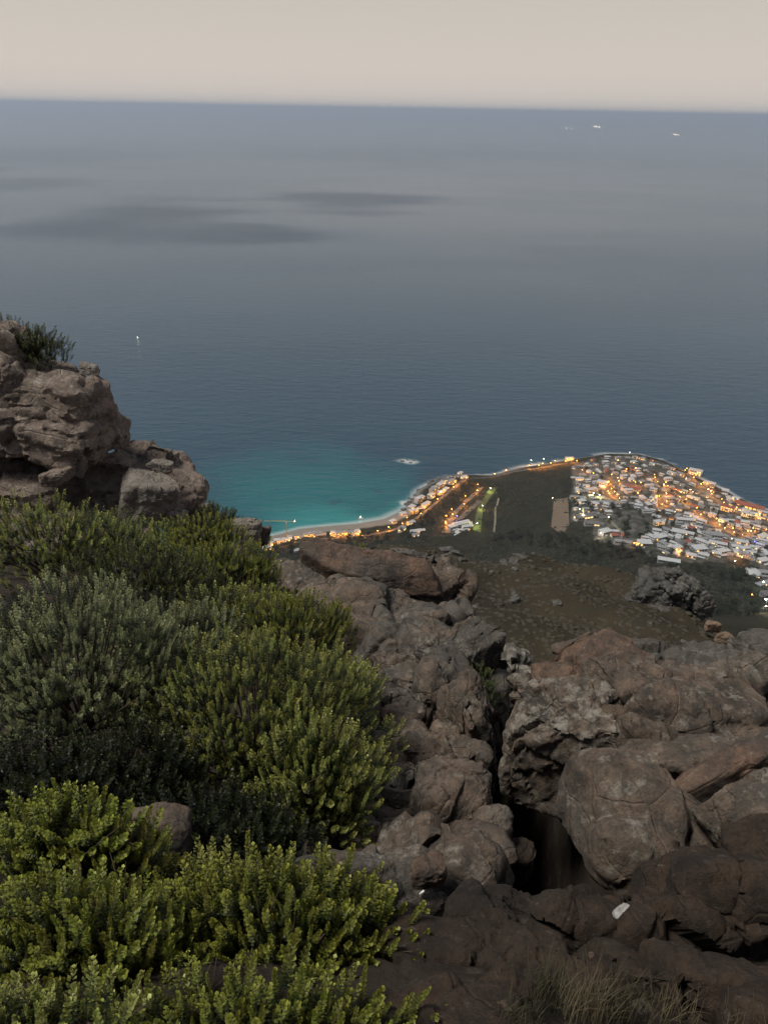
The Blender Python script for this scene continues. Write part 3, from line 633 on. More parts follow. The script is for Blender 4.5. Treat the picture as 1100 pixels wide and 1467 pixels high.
# ------------------------------------------------------------------ shrubs
def sprig_arrays(seed, nl, hgt, rad, ll, lw):
    """stem of small folded leaves in a spiral, tighter and younger at the tip"""
    rg = np.random.default_rng(seed); V = []; F = []; T = []
    for i in range(nl):
        t = (i + rg.uniform(0, .8)) / nl; th = i * 2.39996 + rg.normal(0, .25)
        el = math.radians(18 + 58 * t ** 1.6 + rg.normal(0, 9)); r_in = .10 * rad
        o = np.array([math.cos(th), math.sin(th), 0]); base = o * r_in + np.array([.02 * hgt * math.sin(seed + 5 * t), .02 * hgt * math.cos(seed * 2 + 4 * t), hgt * (.12 + .82 * t)])
        d = o * math.cos(el) + np.array([0, 0, math.sin(el)]); side = np.cross(d, o); 
        if np.linalg.norm(side) < 1e-4: side = np.array([-math.sin(th), math.cos(th), 0])
        side = np.array([-math.sin(th), math.cos(th), 0]); nrm = np.cross(side, d)
        l_ = ll * rg.uniform(.75, 1.15) * (1 - .35 * t); w_ = lw * rg.uniform(.8, 1.2)
        b = len(V)
        V += [base, base + d * l_ * .62 + side * w_ / 2 - nrm * w_ * .18 * -1, base + d * l_ + nrm * l_ * .10, base + d * l_ * .62 - side * w_ / 2 + nrm * w_ * .18]
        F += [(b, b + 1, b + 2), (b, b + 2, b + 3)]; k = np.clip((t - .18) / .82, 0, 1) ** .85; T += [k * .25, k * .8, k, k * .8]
    return np.array(V), np.array(F), np.array(T)
SPR = [sprig_arrays(i, 100, .11 + .035 * (i % 3), .018, .0155, .0085) for i in range(6)]
SPR_LO = [sprig_arrays(20 + i, 36, .13, .02, .021, .0135) for i in range(3)]
_sm = {}
def sprig_mesh(mat, i):
    k = (mat.name, i)
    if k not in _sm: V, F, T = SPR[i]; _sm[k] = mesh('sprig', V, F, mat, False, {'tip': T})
    return _sm[k]
def axes(z, spin):
    z = z / np.linalg.norm(z); a = np.cross(z, (0.3, .9, .1)); a /= np.linalg.norm(a); b = np.cross(z, a)
    return np.stack([a * math.cos(spin) + b * math.sin(spin), -a * math.sin(spin) + b * math.cos(spin), z], 1)
def bush(cx, cy, wpx, hpx, dist, mat, label, seed, k=.9, nclump=26, per=22, rc=.13, size=1.0, maxobj=260, fill=.18, upw=.9, name='shrub', group=None, lod=False, low=-.45):
    rg = np.random.default_rng(seed); c, half = frame(cx, cy, wpx, hpx, dist, k); half = np.array(half)
    c = c + ray(cx, cy) * half[1] * .25
    base = c - np.array([0, 0, half[2] * 1.15])
    root = empty(name, base, label, 'shrub', group)
    sp = []; br = MB(); tocam = -ray(cx, cy)
    n = 0; i = 0
    tot = int(nclump * 2.5)
    while i < tot:
        zz = 1 - (i + .5) / tot * 1.75; th = i * 2.39996 + rg.normal(0, .12); i += 1
        rr_ = math.sqrt(max(0, 1 - zz * zz)); nd = np.array([rr_ * math.cos(th), rr_ * math.sin(th), zz])
        if zz < low or (nd @ tocam < -.25 and zz < .7): continue
        jit = rg.uniform(.62, 1.2); pc = c + nd * half * jit
        ax = nd * np.array([.36, .36, .3]) + np.array([0, 0, upw]); ax /= np.linalg.norm(ax); M = axes(ax, rg.uniform(0, 6))
        m = max(4, int(per * rg.uniform(.35, 1.5)))
        R_ = rc * rg.uniform(.7, 1.2)
        br.tube(base - base + (0, 0, .0), pc - base - ax * R_ * .9, .006 * size + .004, .003, 4)
        for j in range(m):
            rr2 = math.sqrt((j + .5) / m); t2 = j * 2.39996 + rg.normal(0, .3)
            off = np.array([rr2 * math.cos(t2), rr2 * math.sin(t2), -1.05 * rr2 ** 2 + rg.normal(0, .18)]) * R_
            p = pc + M @ off - ax * .10 * size
            dr = ax + (M @ np.array([off[0], off[1], 0])) / R_ * .20 + rg.normal(0, .12, 3); s = size * min(1.5, max(.45, rg.normal(.88, .22)))
            vis = (p - c) @ tocam + .6 * (p - c)[2] + rg.normal(0, .03)
            sp.append((vis, p, dr, s, rg.uniform(0, 6), int(rg.integers(0, 6))))
    for _ in range(0 if lod else 14):
        nd = rg.normal(0, 1, 3); nd[2] = abs(nd[2]) + .3; nd /= np.linalg.norm(nd); e = c + nd * half * rg.uniform(1.0, 1.25) - base; mid_ = e * .72 + rg.normal(0, .03, 3)
        br.tube((0, 0, 0), mid_, .006, .003, 4).tube(mid_, e, .003, .0012, 4).tube(mid_, e + rg.normal(0, .06, 3), .0025, .001, 4)
    for _ in range(int(len(sp) * fill)):
        nd = rg.normal(0, 1, 3); nd[2] = abs(nd[2]) * .9 - .25; nd /= np.linalg.norm(nd); p = c + nd * half * rg.uniform(.45, .86)
        sp.append((-9, p, nd * .7 + np.array([0, 0, .8]), size * rg.uniform(.8, 1.2), rg.uniform(0, 6), 0))
    sp.sort(key=lambda q: -q[0])
    link('branches', br.data('branches', TWIG), root)
    nobj = 0 if lod else min(maxobj, len(sp))
    for (v, p, dr, s, sp_, q) in sp[:nobj]:
        o = link('sprig', sprig_mesh(mat, q), root, Vector(p - base)); M = axes(dr, sp_)
        o.rotation_euler = Matrix([[float(x) for x in row] for row in M]).to_euler(); o.scale = (s, s, s)
    Vs, Fs, Ts, nv = [], [], [], 0
    for (v, p, dr, s, sp_, q) in sp[nobj:]:
        V, F, T = SPR_LO[q % 3]; M = axes(dr, sp_)
        Vs.append((V * s) @ M.T + (p - base)); Fs.append(F + nv); Ts.append(T); nv += len(V)
    if Vs:
        f = link('foliage', mesh('foliage', np.concatenate(Vs), np.concatenate(Fs), mat, False, {'tip': np.concatenate(Ts)}), root); f['kind'] = 'stuff'
    return root
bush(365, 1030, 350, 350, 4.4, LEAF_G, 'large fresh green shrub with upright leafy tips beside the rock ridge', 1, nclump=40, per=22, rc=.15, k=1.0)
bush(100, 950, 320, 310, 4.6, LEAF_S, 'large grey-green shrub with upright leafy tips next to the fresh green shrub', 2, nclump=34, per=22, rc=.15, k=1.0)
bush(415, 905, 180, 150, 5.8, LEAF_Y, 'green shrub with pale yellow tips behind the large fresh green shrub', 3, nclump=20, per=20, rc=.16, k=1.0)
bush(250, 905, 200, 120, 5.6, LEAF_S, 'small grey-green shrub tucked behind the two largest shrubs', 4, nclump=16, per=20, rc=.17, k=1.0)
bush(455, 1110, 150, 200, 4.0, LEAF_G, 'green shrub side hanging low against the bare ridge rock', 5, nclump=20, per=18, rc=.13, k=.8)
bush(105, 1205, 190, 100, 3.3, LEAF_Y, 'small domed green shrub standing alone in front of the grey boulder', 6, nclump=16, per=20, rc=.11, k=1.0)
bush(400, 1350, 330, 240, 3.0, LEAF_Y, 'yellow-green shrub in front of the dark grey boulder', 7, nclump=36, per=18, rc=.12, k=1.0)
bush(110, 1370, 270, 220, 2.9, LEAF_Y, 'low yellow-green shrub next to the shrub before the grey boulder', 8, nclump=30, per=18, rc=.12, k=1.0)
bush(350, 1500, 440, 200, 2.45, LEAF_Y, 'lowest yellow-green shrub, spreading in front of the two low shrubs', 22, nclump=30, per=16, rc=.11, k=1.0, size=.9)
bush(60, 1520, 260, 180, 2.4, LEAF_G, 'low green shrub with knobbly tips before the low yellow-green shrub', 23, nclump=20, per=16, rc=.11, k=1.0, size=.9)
bush(60, 1120, 230, 130, 4.0, LEAF_SHADE, 'dark shaded shrub under the large grey-green shrub', 24, nclump=16, per=16, rc=.14, lod=True)
bush(175, 1095, 220, 130, 4.1, LEAF_SHADE, 'dark shaded shrub filling the gap under the two largest shrubs', 28, nclump=16, per=16, rc=.14, lod=True)
bush(470, 985, 130, 150, 5.2, LEAF_G, 'green shrub flank pressed between the large shrub and the ridge wall', 29, nclump=16, per=20, rc=.15)
bush(330, 880, 200, 90, 6.4, LEAF_G, 'green shrub crest behind the large fresh green shrub, nearer the cliff', 30, nclump=16, per=20, rc=.18, size=1.1)
bush(225, 772, 150, 60, 16.5, LEAF_G, 'green shrub bank at the foot of the pale cliff boulder', 31, nclump=16, per=18, rc=.3, size=1.8, lod=True)
bush(300, 1190, 260, 130, 3.75, LEAF_SHADE, 'dark shaded shrub under the large fresh green shrub', 25, nclump=16, per=16, rc=.14, lod=True)
bush(290, 1290, 160, 110, 3.3, LEAF_G, 'small green shrub squeezed behind the yellow-green shrub', 26, nclump=14, per=16, rc=.11)
bush(150, 880, 420, 90, 6.6, LEAF_SHADE, 'dark green undergrowth shrub spreading behind the grey-green shrub', 27, nclump=20, per=16, rc=.2, size=1.2, lod=True)
bush(60, 770, 230, 150, 9.5, LEAF_G, 'dense green shrub growing under the layered cliff', 9, nclump=22, per=20, rc=.24, k=1.0, size=1.5)
bush(200, 830, 230, 120, 8.5, LEAF_D, 'dark green shrub in the middle of the thicket below the cliff', 10, nclump=22, per=20, rc=.24, k=1.0, size=1.4)
bush(315, 815, 180, 110, 9.5, LEAF_Y, 'yellow-tipped shrub at the thicket edge above the beach', 11, nclump=22, per=20, rc=.24, k=1.0, size=1.4)
bush(395, 880, 130, 80, 8.5, LEAF_D, 'dark loose shrub growing over the grey slab of the ridge', 12, nclump=16, per=18, rc=.22, k=1.0, size=1.2, lod=True)
bush(290, 765, 110, 60, 15, LEAF_Y, 'bright yellow-green shrub between the pale cliff boulder and the skyline', 13, nclump=16, per=18, rc=.3, size=1.8, lod=True)
bush(45, 492, 84, 48, 22, LEAF_D, 'dark rounded shrub growing on top of the cliff', 14, nclump=16, per=22, rc=.32, size=2.0, lod=True)
bush(5, 472, 40, 34, 23, LEAF_D, 'small dark shrub on the cliff rim next to the rounded one', 15, nclump=10, per=18, rc=.3, size=2.0, lod=True)
bush(320, 746, 44, 34, 20, LEAF_D, 'dark skyline shrub next to the small pale boulder', 16, nclump=10, per=18, rc=.28, size=1.8, lod=True)
bush(300, 735, 30, 28, 21, LEAF_D, 'dark little shrub on the skyline below the cliff', 17, nclump=8, per=16, rc=.28, size=1.8, lod=True)
bush(512, 790, 28, 20, 13.6, LEAF_Y, 'small yellowish tuft shrub on the crest behind the reddish slab', 18, nclump=6, per=12, rc=.1, size=1.0, lod=True)
bush(690, 985, 36, 70, 7.2, LEAF_D, 'dark mossy shrub hanging in the crack of the gully wall', 19, nclump=8, per=14, rc=.1, size=.8, lod=True)
bush(500, 1000, 60, 130, 5.9, LEAF_SHADE, 'dark shaded shrub between the large green shrub and the ridge', 20, nclump=12, per=14, rc=.13, size=1.0, lod=True)
bush(150, 760, 120, 60, 13, LEAF_D, 'dark feathery shrub at the foot of the pale cliff boulder', 21, nclump=12, per=18, rc=.3, size=1.7, lod=True)

# --- dry grass tufts
def tuft(px, py, dist, nb, hgt, mat, label, seed):
    rg = np.random.default_rng(seed); c = at(px, py, dist); V = []; F = []
    for i in range(nb * 3):
        b = np.array([np.clip(rg.normal(0, .035), -.06, .06), np.clip(rg.normal(0, .03), -.05, .05), -.03]); th = rg.uniform(0, 6.28); l_ = hgt * rg.uniform(.2, 1.05); lean = rg.uniform(.05, .55)
        s = np.array([math.cos(th + 1.5), math.sin(th + 1.5), 0]) * .0013; o = np.array([math.cos(th), math.sin(th), 0]); q = len(V)
        for t in (0, .4, .75, 1):
            p = b + o * lean * l_ * t * t + np.array([0, 0, l_ * t * (1 - .25 * lean * t)]); V += [p - s * (1 - t * .9), p + s * (1 - t * .9)]
        for k in range(3): F.append([q + 2 * k, q + 2 * k + 1, q + 2 * k + 3, q + 2 * k + 2])
    o = link('grass_tuft', mesh('grass_tuft', V, F, mat), None, Vector(c)); tag(o, label, 'grass')
for i, (x, y, d, n_, h_, m_, lab) in enumerate(((790, 1420, 2.6, 70, .17, STRAW2, 'olive dry grass tuft growing before the dark rock'), (840, 1440, 2.5, 80, .16, STRAW, 'straw-coloured grass tuft between two olive ones'), (890, 1435, 2.55, 60, .14, STRAW2, 'olive grass tuft with bent blades beside the straw-coloured tuft'),
        (960, 1450, 2.5, 40, .12, STRAW, 'thin straw grass tuft by the lumpy dark rock'), (1060, 1462, 2.5, 24, .09, STRAW, 'sparse straw grass sprout under the smooth dark mound'), (740, 1455, 2.5, 50, .10, STRAW2, 'short olive grass tuft beside the dark flat rock'))):
    tuft(x, y, d, n_, h_, m_, lab, 60 + i)

# ------------------------------------------------------------------ the town
WHITE = plain('white_render', (.47, .48, .49), .8, .08, .3); CREAM = plain('cream_render', (.42, .39, .33), .8, .1, .3); GREYW = plain('grey_render', (.27, .275, .28), .8, .12, .3)
RF_GREY = plain('grey_roof', (.20, .21, .22), .8, .2, .4); RF_LIGHT = plain('light_roof_membrane', (.40, .415, .43), .8, .12, .3); RF_RED = plain('red_tile_roof', (.22, .075, .05), .85, .25, .8); RF_DARK = plain('dark_slate_roof', (.11, .11, .115), .7, .2, .5)
GLASS = plain('dark_window_glass', (.03, .035, .04), .15, .2, .3)
LIT = emit('lit_window', (1, .62, .22), 3.0); LIT2 = emit('lit_window_orange', (1, .42, .07), 3.0)
DOOR = plain('wooden_door', (.12, .07, .04), .6, .3, 1)
def wins(w2, d2, z, n, hw, hh, side):
    """window boxes, 6 cm proud of the facade"""
    r = []
    for i in range(n):
        t = (i + .5) / n * 2 - 1
        if side == 'f': r.append(((t * w2 * .86, -d2 - .03, z), (hw, .09, hh)))
        elif side == 'l': r.append(((-w2 - .03, t * d2 * .8, z), (.09, hw, hh)))
        else: r.append(((w2 + .03, t * d2 * .8, z), (.09, hw, hh)))
    return r
def house_kind(kind, wall, roof):
    P = []     # (part name, mesh, material)
    def add(nm, mb, mat): P.append((nm, mb.data(nm, mat)))
    if kind == 'flat':      # two-storey block, parapet roof, terrace
        add('wall', MB().box((0, 0, 0), (8, 5.5, 6)), wall); add('roof', MB().box((0, 0, 6.15), (8.4, 5.9, .2)), roof)
        add('terrace', MB().box((1.5, -7.2, -1.6), (6, 2.2, 3.4)), wall)
        W = wins(8, 5.5, 4.2, 4, 1.2, .9, 'f') + wins(8, 5.5, 3.9, 2, 1.2, .9, 'l'); add('door', MB().box((-6, -5.53, 1.2), (.6, .08, 1.2)), DOOR)
    elif kind == 'step':    # stepped block
        add('wall', MB().box((0, 1.5, 0), (9, 5, 7.5)).box((-2.5, -5.6, -1), (6, 2.6, 5)), wall); add('roof', MB().box((0, 1.5, 7.65), (9.3, 5.3, .18)).box((-2.5, -5.7, 4.15), (6.3, 2.6, .16)), roof)
        W = wins(9, 3.5, 5.8, 3, 1.6, .9, 'f') + wins(9, 5, 5, 2, 1.1, .9, 'l') + wins(6, 8.2, 2.4, 2, 1.5, .9, 'f'); add('chimney', MB().box((5, 3, 8.6), (.5, .5, 1)), wall)
    elif kind == 'gable':
        add('wall', MB().box((0, 0, -.5), (7, 4.5, 5)), wall); add('roof', MB().gable((0, 0, 4.45), (7.6, 5.2, 3.0)), roof)
        W = wins(7, 4.5, 2.8, 3, 1, .8, 'f') + wins(7, 4.5, 2.8, 2, .9, .8, 'l'); add('chimney', MB().box((3.5, 1.2, 6.8), (.5, .5, 1.2)), wall); add('door', MB().box((-5.6, -4.53, 1.1), (.5, .08, 1.1)), DOOR)
    elif kind == 'hip':
        add('wall', MB().box((0, 0, -.5), (7.5, 6, 4.6)), wall); add('roof', MB().gable((0, 0, 4.05), (8.2, 6.7, 2.8), 4.5), roof)
        W = wins(7.5, 6, 2.5, 4, .9, .8, 'f') + wins(7.5, 6, 2.5, 2, .9, .8, 'r'); add('door', MB().box((6.6, -6.03, 1.1), (.5, .08, 1.1)), DOOR)
    elif kind == 'block':   # apartment block
        add('wall', MB().box((0, 0, 2), (12, 5.5, 8)), wall); add('roof', MB().box((0, 0, 10.15), (12.4, 5.9, .2)), roof)
        W = wins(12, 5.5, 2.2, 5, 1.2, .8, 'f') + wins(12, 5.5, 5.2, 5, 1.2, .8, 'f') + wins(12, 5.5, 8.2, 5, 1.2, .8, 'f'); add('stair_head', MB().box((4, 1, 11.2), (1.6, 1.6, 1)), wall)
        add('balcony', MB().box((0, -6.3, 3.4), (11, .8, .12)).box((0, -6.3, 6.4), (11, .8, .12)), wall)
    else:                   # long low building
        add('wall', MB().box((0, 0, 0), (14, 4.5, 4)), wall); add('roof', MB().gable((0, 0, 3.95), (14.5, 5.1, 1.9)), roof)
        W = wins(14, 4.5, 2.2, 6, 1.2, .8, 'f') + wins(14, 4.5, 2.2, 2, 1, .8, 'l')
    return P, W
_wm = {}
def win_mesh(h, mat):
    k = (h, mat.name)
    if k not in _wm: _wm[k] = MB().box((0, 0, 0), h).data('window', mat)
    return _wm[k]
KINDS = {}
DESC = {'flat': 'terraced box house', 'step': 'stepped house', 'gable': 'gabled house', 'hip': 'hip-roofed house', 'block': 'apartment block', 'long': 'long low building'}
COLN = {'white_render': 'white', 'cream_render': 'cream', 'grey_render': 'grey'}; RFN = {'grey_roof': 'grey roof', 'light_roof_membrane': 'pale roof', 'red_tile_roof': 'red roof', 'dark_slate_roof': 'dark roof'}
def house(px, py, kind, wall, roof, rz, s, lit, where, label=None, group=None):
    key = (kind, wall.name, roof.name)
    if key not in KINDS: KINDS[key] = house_kind(kind, wall, roof)
    P, W = KINDS[key]; p = hit(px, py)
    root = link('house', None, None, Vector(p)); root.rotation_euler = (0, 0, rz); root.scale = (s, s, s)
    rf_ = None
    for nm, me in P:
        o = link(nm, me, rf_ if (nm in ('chimney', 'stair_head') and rf_) else root)
        if nm == 'roof': rf_ = o
    warm = hrg.random() < .5
    for (c, h) in W:
        m = (LIT2 if warm else LIT) if hrg.random() < lit else GLASS
        link('window', win_mesh(h, m), root, c)
    ls = 'glowing windows' if lit > .45 else 'few lit windows' if lit > .12 else 'dark windows'
    tag(root, label or f'{COLN[wall.name]} {DESC[kind]}, {RFN[roof.name]}, {ls}, {where}', 'house', group or 'houses of the seaside town')
    return root
hrg = random.Random(11)
def anykind(): 
    k = hrg.choice(('flat', 'flat', 'step', 'step', 'gable', 'hip', 'block', 'long'))
    wl = hrg.choice((WHITE, WHITE, WHITE, CREAM, GREYW)); rf = hrg.choice((RF_LIGHT, RF_LIGHT, RF_GREY)) if k in ('flat', 'step', 'block') else hrg.choice((RF_GREY, RF_GREY, RF_DARK, RF_RED, RF_LIGHT))
    return k, wl, rf
# --- roads and paved ground, draped over the headland
def drape(P): 
    P = np.asarray(P); z = hfar(P[:, 0], P[:, 1]); return np.column_stack([P[:, :2], z + .45])
def road(pxs, wid, name='road', mat=ASPHALT):
    pts = np.array([hit(*p) for p in pxs]); t = np.linspace(0, len(pts) - 1, 12 * len(pts)); c = np.stack([np.interp(t, range(len(pts)), pts[:, k]) for k in (0, 1)], 1)
    for _ in range(6): c[1:-1] = (c[:-2] + 2 * c[1:-1] + c[2:]) / 4
    g = np.gradient(c, axis=0); g /= np.linalg.norm(g, axis=1)[:, None] + 1e-9; n = np.stack([-g[:, 1], g[:, 0]], 1)
    rows = [drape(c + n * wid * k) for k in (.5, .17, -.17, -.5)]; V = np.stack(rows, 1).reshape(-1, 3)
    struct(link(name, mesh(name, V, grid_faces(len(c), 4), mat, True))); return c
def patch(quad, name, mat, n=12):
    q = [hit(*p)[:2] for p in quad]; u = np.linspace(0, 1, n); U, W_ = np.meshgrid(u, u, indexing='ij')
    P = sum(((a[..., None] * np.array(b))) for a, b in (((1 - U) * (1 - W_), q[0]), (U * (1 - W_), q[1]), (U * W_, q[2]), ((1 - U) * W_, q[3])))
    struct(link(name, mesh(name, drape(P.reshape(-1, 2)), grid_faces(n, n)[:, ::-1].copy(), mat, True)))
EARTH = plain('bare_earth', (.13, .10, .072), .95, .25, .06); PATHM = plain('pale_gravel_path', (.17, .155, .12), .95, .2, .2); LAWN = plain('lawn', (.06, .085, .025), .95, .3, .2); PAVE = plain('pale_paving', (.42, .42, .41), .9, .15, .15)
patch([(793, 716), (813, 713), (815, 752), (789, 755)], 'bare_field', EARTH); patch([(789, 755), (815, 752), (808, 763), (799, 763)], 'bare_field', EARTH)
road([(714, 714), (709, 730), (709, 748), (707, 763)], 3.0, 'footpath', PATHM); road([(868, 742), (882, 755), (897, 768)], 5, 'footpath', PATHM)
patch([(632, 764), (652, 740), (662, 742), (650, 765)], 'car_park', ASPHALT); patch([(652, 758), (676, 747), (678, 754), (650, 768)], 'forecourt', PAVE)
patch([(692, 727), (712, 699), (703, 698), (684, 727)], 'lawn', LAWN); patch([(684, 727), (692, 727), (688, 763), (677, 760)], 'lawn', LAWN)
patch([(660, 745), (690, 718), (684, 716), (655, 742)], 'road', ASPHALT)
ROADS = {'shore_road': [(383, 789), (410, 781), (440, 774), (470, 772), (510, 769), (560, 761), (592, 745), (620, 724), (645, 704), (664, 688)], 'headland_road': [(664, 688), (700, 684), (735, 676), (765, 672), (790, 667), (815, 663), (830, 664)],
         'saddle_road': [(640, 760), (645, 742), (664, 722), (680, 708), (690, 698)], 'town_road': [(820, 676), (845, 680), (868, 684), (895, 694), (925, 708)], 'upper_street': [(930, 683), (950, 697), (972, 712), (990, 722)], 'middle_street': [(985, 732), (1005, 742), (1025, 752), (1045, 764), (1070, 764), (1100, 762)],
         'outer_street': [(975, 672), (995, 688), (1010, 704), (1030, 722), (1060, 738), (1100, 752)], 'side_street': [(866, 692), (871, 706), (880, 716)], 'short_street': [(949, 708), (947, 722), (952, 728)]}
RP = {k: road(v, 8 if k != 'side_street' else 6, k) for k, v in ROADS.items()}

ROADC = np.concatenate(list(RP.values()))
def offroad(px, py, m):
    p = hit(px, py); return np.min(np.hypot(ROADC[:, 0] - p[0], ROADC[:, 1] - p[1])) > m
PLACED = []
def free(px, py, dx, dy): return all(abs(px - a) > dx or abs(py - b) > dy for a, b in PLACED)
# explicit large buildings
EXPL = [(862, 695, 'flat', WHITE, RF_LIGHT, -.5, 1.35, .05, 'on the crown of the headland'), (838, 742, 'long', WHITE, RF_DARK, .35, 1.5, .35, 'beside the bare earth field'), (850, 752, 'long', WHITE, RF_DARK, -.2, 1.2, .35, 'beside the bare earth field'),
        (832, 722, 'step', WHITE, RF_LIGHT, .3, 1.0, .3, 'beside the bare earth field'), (866, 765, 'flat', WHITE, RF_LIGHT, .4, 1.2, .1, 'at the inland edge of the town'), (892, 778, 'long', WHITE, RF_GREY, -.25, 1.0, .05, 'at the inland edge of the town'),
        (922, 782, 'flat', CREAM, RF_LIGHT, 0, 1.3, .05, 'at the inland edge of the town'), (946, 775, 'step', WHITE, RF_LIGHT, .4, 1.2, .1, 'at the inland edge of the town'), (970, 766, 'flat', WHITE, RF_LIGHT, -.4, 1.3, .05, 'in the middle of the town slope'),
        (980, 746, 'long', WHITE, RF_LIGHT, -.15, 1.1, .05, 'in the middle of the town slope'), (1025, 770, 'flat', WHITE, RF_GREY, -.2, 1.3, .1, 'in the middle of the town slope'), (968, 790, 'step', WHITE, RF_LIGHT, .5, 1.1, .2, 'by the dark wooded knoll'),
        (1000, 790, 'flat', WHITE, RF_LIGHT, .2, 1.4, .1, 'by the dark wooded knoll'), (957, 805, 'long', GREYW, RF_LIGHT, -.3, 1.1, .05, 'by the dark wooded knoll'), (1035, 795, 'step', GREYW, RF_LIGHT, .3, 1.2, .1, 'by the dark wooded knoll'),
        (1072, 728, 'long', CREAM, RF_RED, -.62, 2.0, .9, 'along the lamp-lit shore road'), (1040, 732, 'block', CREAM, RF_RED, -.62, 1.1, .8, 'along the lamp-lit shore road'), (995, 680, 'block', CREAM, RF_LIGHT, -.5, 1.2, .7, 'on the outer shore of the headland'),
        (1015, 697, 'block', CREAM, RF_LIGHT, -.55, 1.0, .6, 'on the outer shore of the headland'), (1035, 706, 'flat', WHITE, RF_LIGHT, -.5, 1.3, .3, 'on the outer shore of the headland'), (958, 719, 'step', GREYW, RF_GREY, .1, 1.2, .05, 'in the middle of the town slope'),
        (1068, 740, 'block', CREAM, RF_LIGHT, -.5, .9, .9, 'along the lamp-lit shore road'), (815, 660, 'block', CREAM, RF_LIGHT, .1, .8, .9, 'at the tip of the headland road'), (943, 752, 'block', CREAM, RF_LIGHT, .1, .8, .5, 'by the town trees'),
        (1092, 772, 'flat', WHITE, RF_LIGHT, .5, 1.2, .4, 'at the inland edge of the town'), (1092, 806, 'flat', WHITE, RF_LIGHT, .3, 1.1, .3, 'above the pale hall'), (1096, 826, 'step', GREYW, RF_GREY, -.2, 1.1, .2, 'above the pale hall'), (1092, 838, 'long', GREYW, RF_GREY, .4, 1.0, .2, 'beside the pale hall'), (1066, 790, 'step', WHITE, RF_LIGHT, .2, 1.0, .2, 'above the pale hall'), (1098, 855, 'flat', GREYW, RF_DARK, .2, 1.1, .1, 'beside the pale hall'), (905, 700, 'long', CREAM, RF_RED, -.65, 1.2, .2, 'on the crown of the headland')]
for (px, py, k, wl, rf, rz, s, lit, wh) in EXPL:
    house(px, py, k, wl, rf, rz, s * .82, lit, wh); PLACED.append((px, py))
# white complex in the saddle
for (px, py, k, rz, s) in ((660, 752, 'long', .5, 1.0), (648, 757, 'flat', .5, .8), (668, 758, 'step', .3, .7)):
    house(px, py, k, WHITE, RF_LIGHT, rz, s, .1, 'in the saddle behind the beach'); PLACED.append((px, py))
GAP = [(868, 738), (900, 724), (938, 742), (938, 768), (905, 776), (868, 756)]
TPOLY = [(820, 672), (850, 658), (905, 655), (950, 665), (990, 686), (1036, 708), (1098, 740), (1098, 832), (1084, 806), (1060, 798), (1000, 800), (950, 795), (935, 775), (875, 770), (868, 745), (822, 735), (822, 700)]
tries = 0
while tries < 7000:
    tries += 1; px, py = hrg.uniform(818, 1100), hrg.uniform(654, 803)
    if not inpoly((px, py), TPOLY) or inpoly((px, py), GAP): continue
    if not free(px, py, 8.5, 5.0) or not offroad(px, py, 13): continue
    PLACED.append((px, py)); k, wl, rf = anykind()
    if k == 'block' and hrg.random() < .5: k = 'step'
    near = py < 690 - abs(px - 900) * 0 and px < 960
    shore = (py - 654) < (px - 900) * .42 + 14 and px > 905
    wh = 'on the outer shore of the headland' if shore else 'on the crown of the headland' if py < 700 else 'in the middle of the town slope' if py < 770 else 'at the inland edge of the town'
    rz = (-.55 if px > 930 else .15) + hrg.gauss(0, .25) + (math.pi / 2 if hrg.random() < .25 else 0)
    house(px, py, k, wl, rf, rz, hrg.uniform(.45, .78), .5 if (shore and hrg.random() < .6 or hrg.random() < .1) else hrg.choice((0, .04, .12)), wh)
# strip behind the rocks of the bay point and along the beach
def along(pts, t):
    seg = [math.dist(a, b) for a, b in zip(pts, pts[1:])]; d = t * sum(seg)
    for (a, b), s in zip(zip(pts, pts[1:]), seg):
        if d <= s: return (a[0] + (b[0] - a[0]) * d / s, a[1] + (b[1] - a[1]) * d / s)
        d -= s
    return pts[-1]
SHORE = [(566, 757), (592, 738), (618, 718), (640, 700), (664, 684)]
for i in range(90):
    x, y = along(SHORE, hrg.random()); off = hrg.uniform(-9, 8); x += off * .75; y += off
    if not free(x, y, 8, 4.6) or not offroad(x, y, 9): continue
    PLACED.append((x, y)); k, wl, rf = anykind(); wl = hrg.choice((WHITE, CREAM, CREAM))
    house(x, y, hrg.choice(('flat', 'step', 'block', 'gable')), wl, rf if rf != RF_RED else RF_GREY, .75 + hrg.gauss(0, .2), hrg.uniform(.6, .9), .6 if off > -2 else .3, 'on the rocky point beside the bay')
BSTRIP = [(384, 781), (405, 776), (425, 770), (445, 766), (470, 767), (490, 764), (515, 764)]
for i in range(70):
    x, y = along(BSTRIP, hrg.random()); y += hrg.uniform(-2, 4)
    if not free(x, y, 6.5, 4) or not offroad(x, y, 8): continue
    PLACED.append((x, y)); house(x, y, hrg.choice(('block', 'flat', 'step')), hrg.choice((CREAM, WHITE, CREAM)), hrg.choice((RF_LIGHT, RF_GREY)), .3 + hrg.gauss(0, .2), hrg.uniform(.5, .75), .85, 'in the row behind the beach')
for (px, py, k, wl, rf, lit) in ((432, 789, 'long', WHITE, RF_LIGHT, .6), (450, 789, 'gable', WHITE, RF_GREY, .6), (490, 768, 'block', GREYW, RF_GREY, .5), (457, 768, 'long', GREYW, RF_GREY, .1), (598, 762, 'long', GREYW, RF_LIGHT, .1), (595, 768, 'gable', WHITE, RF_GREY, .2), (383, 788, 'flat', WHITE, RF_LIGHT, .8)):
    house(px, py, k, wl, rf, .3, .8, lit, 'among dark trees behind the beach')
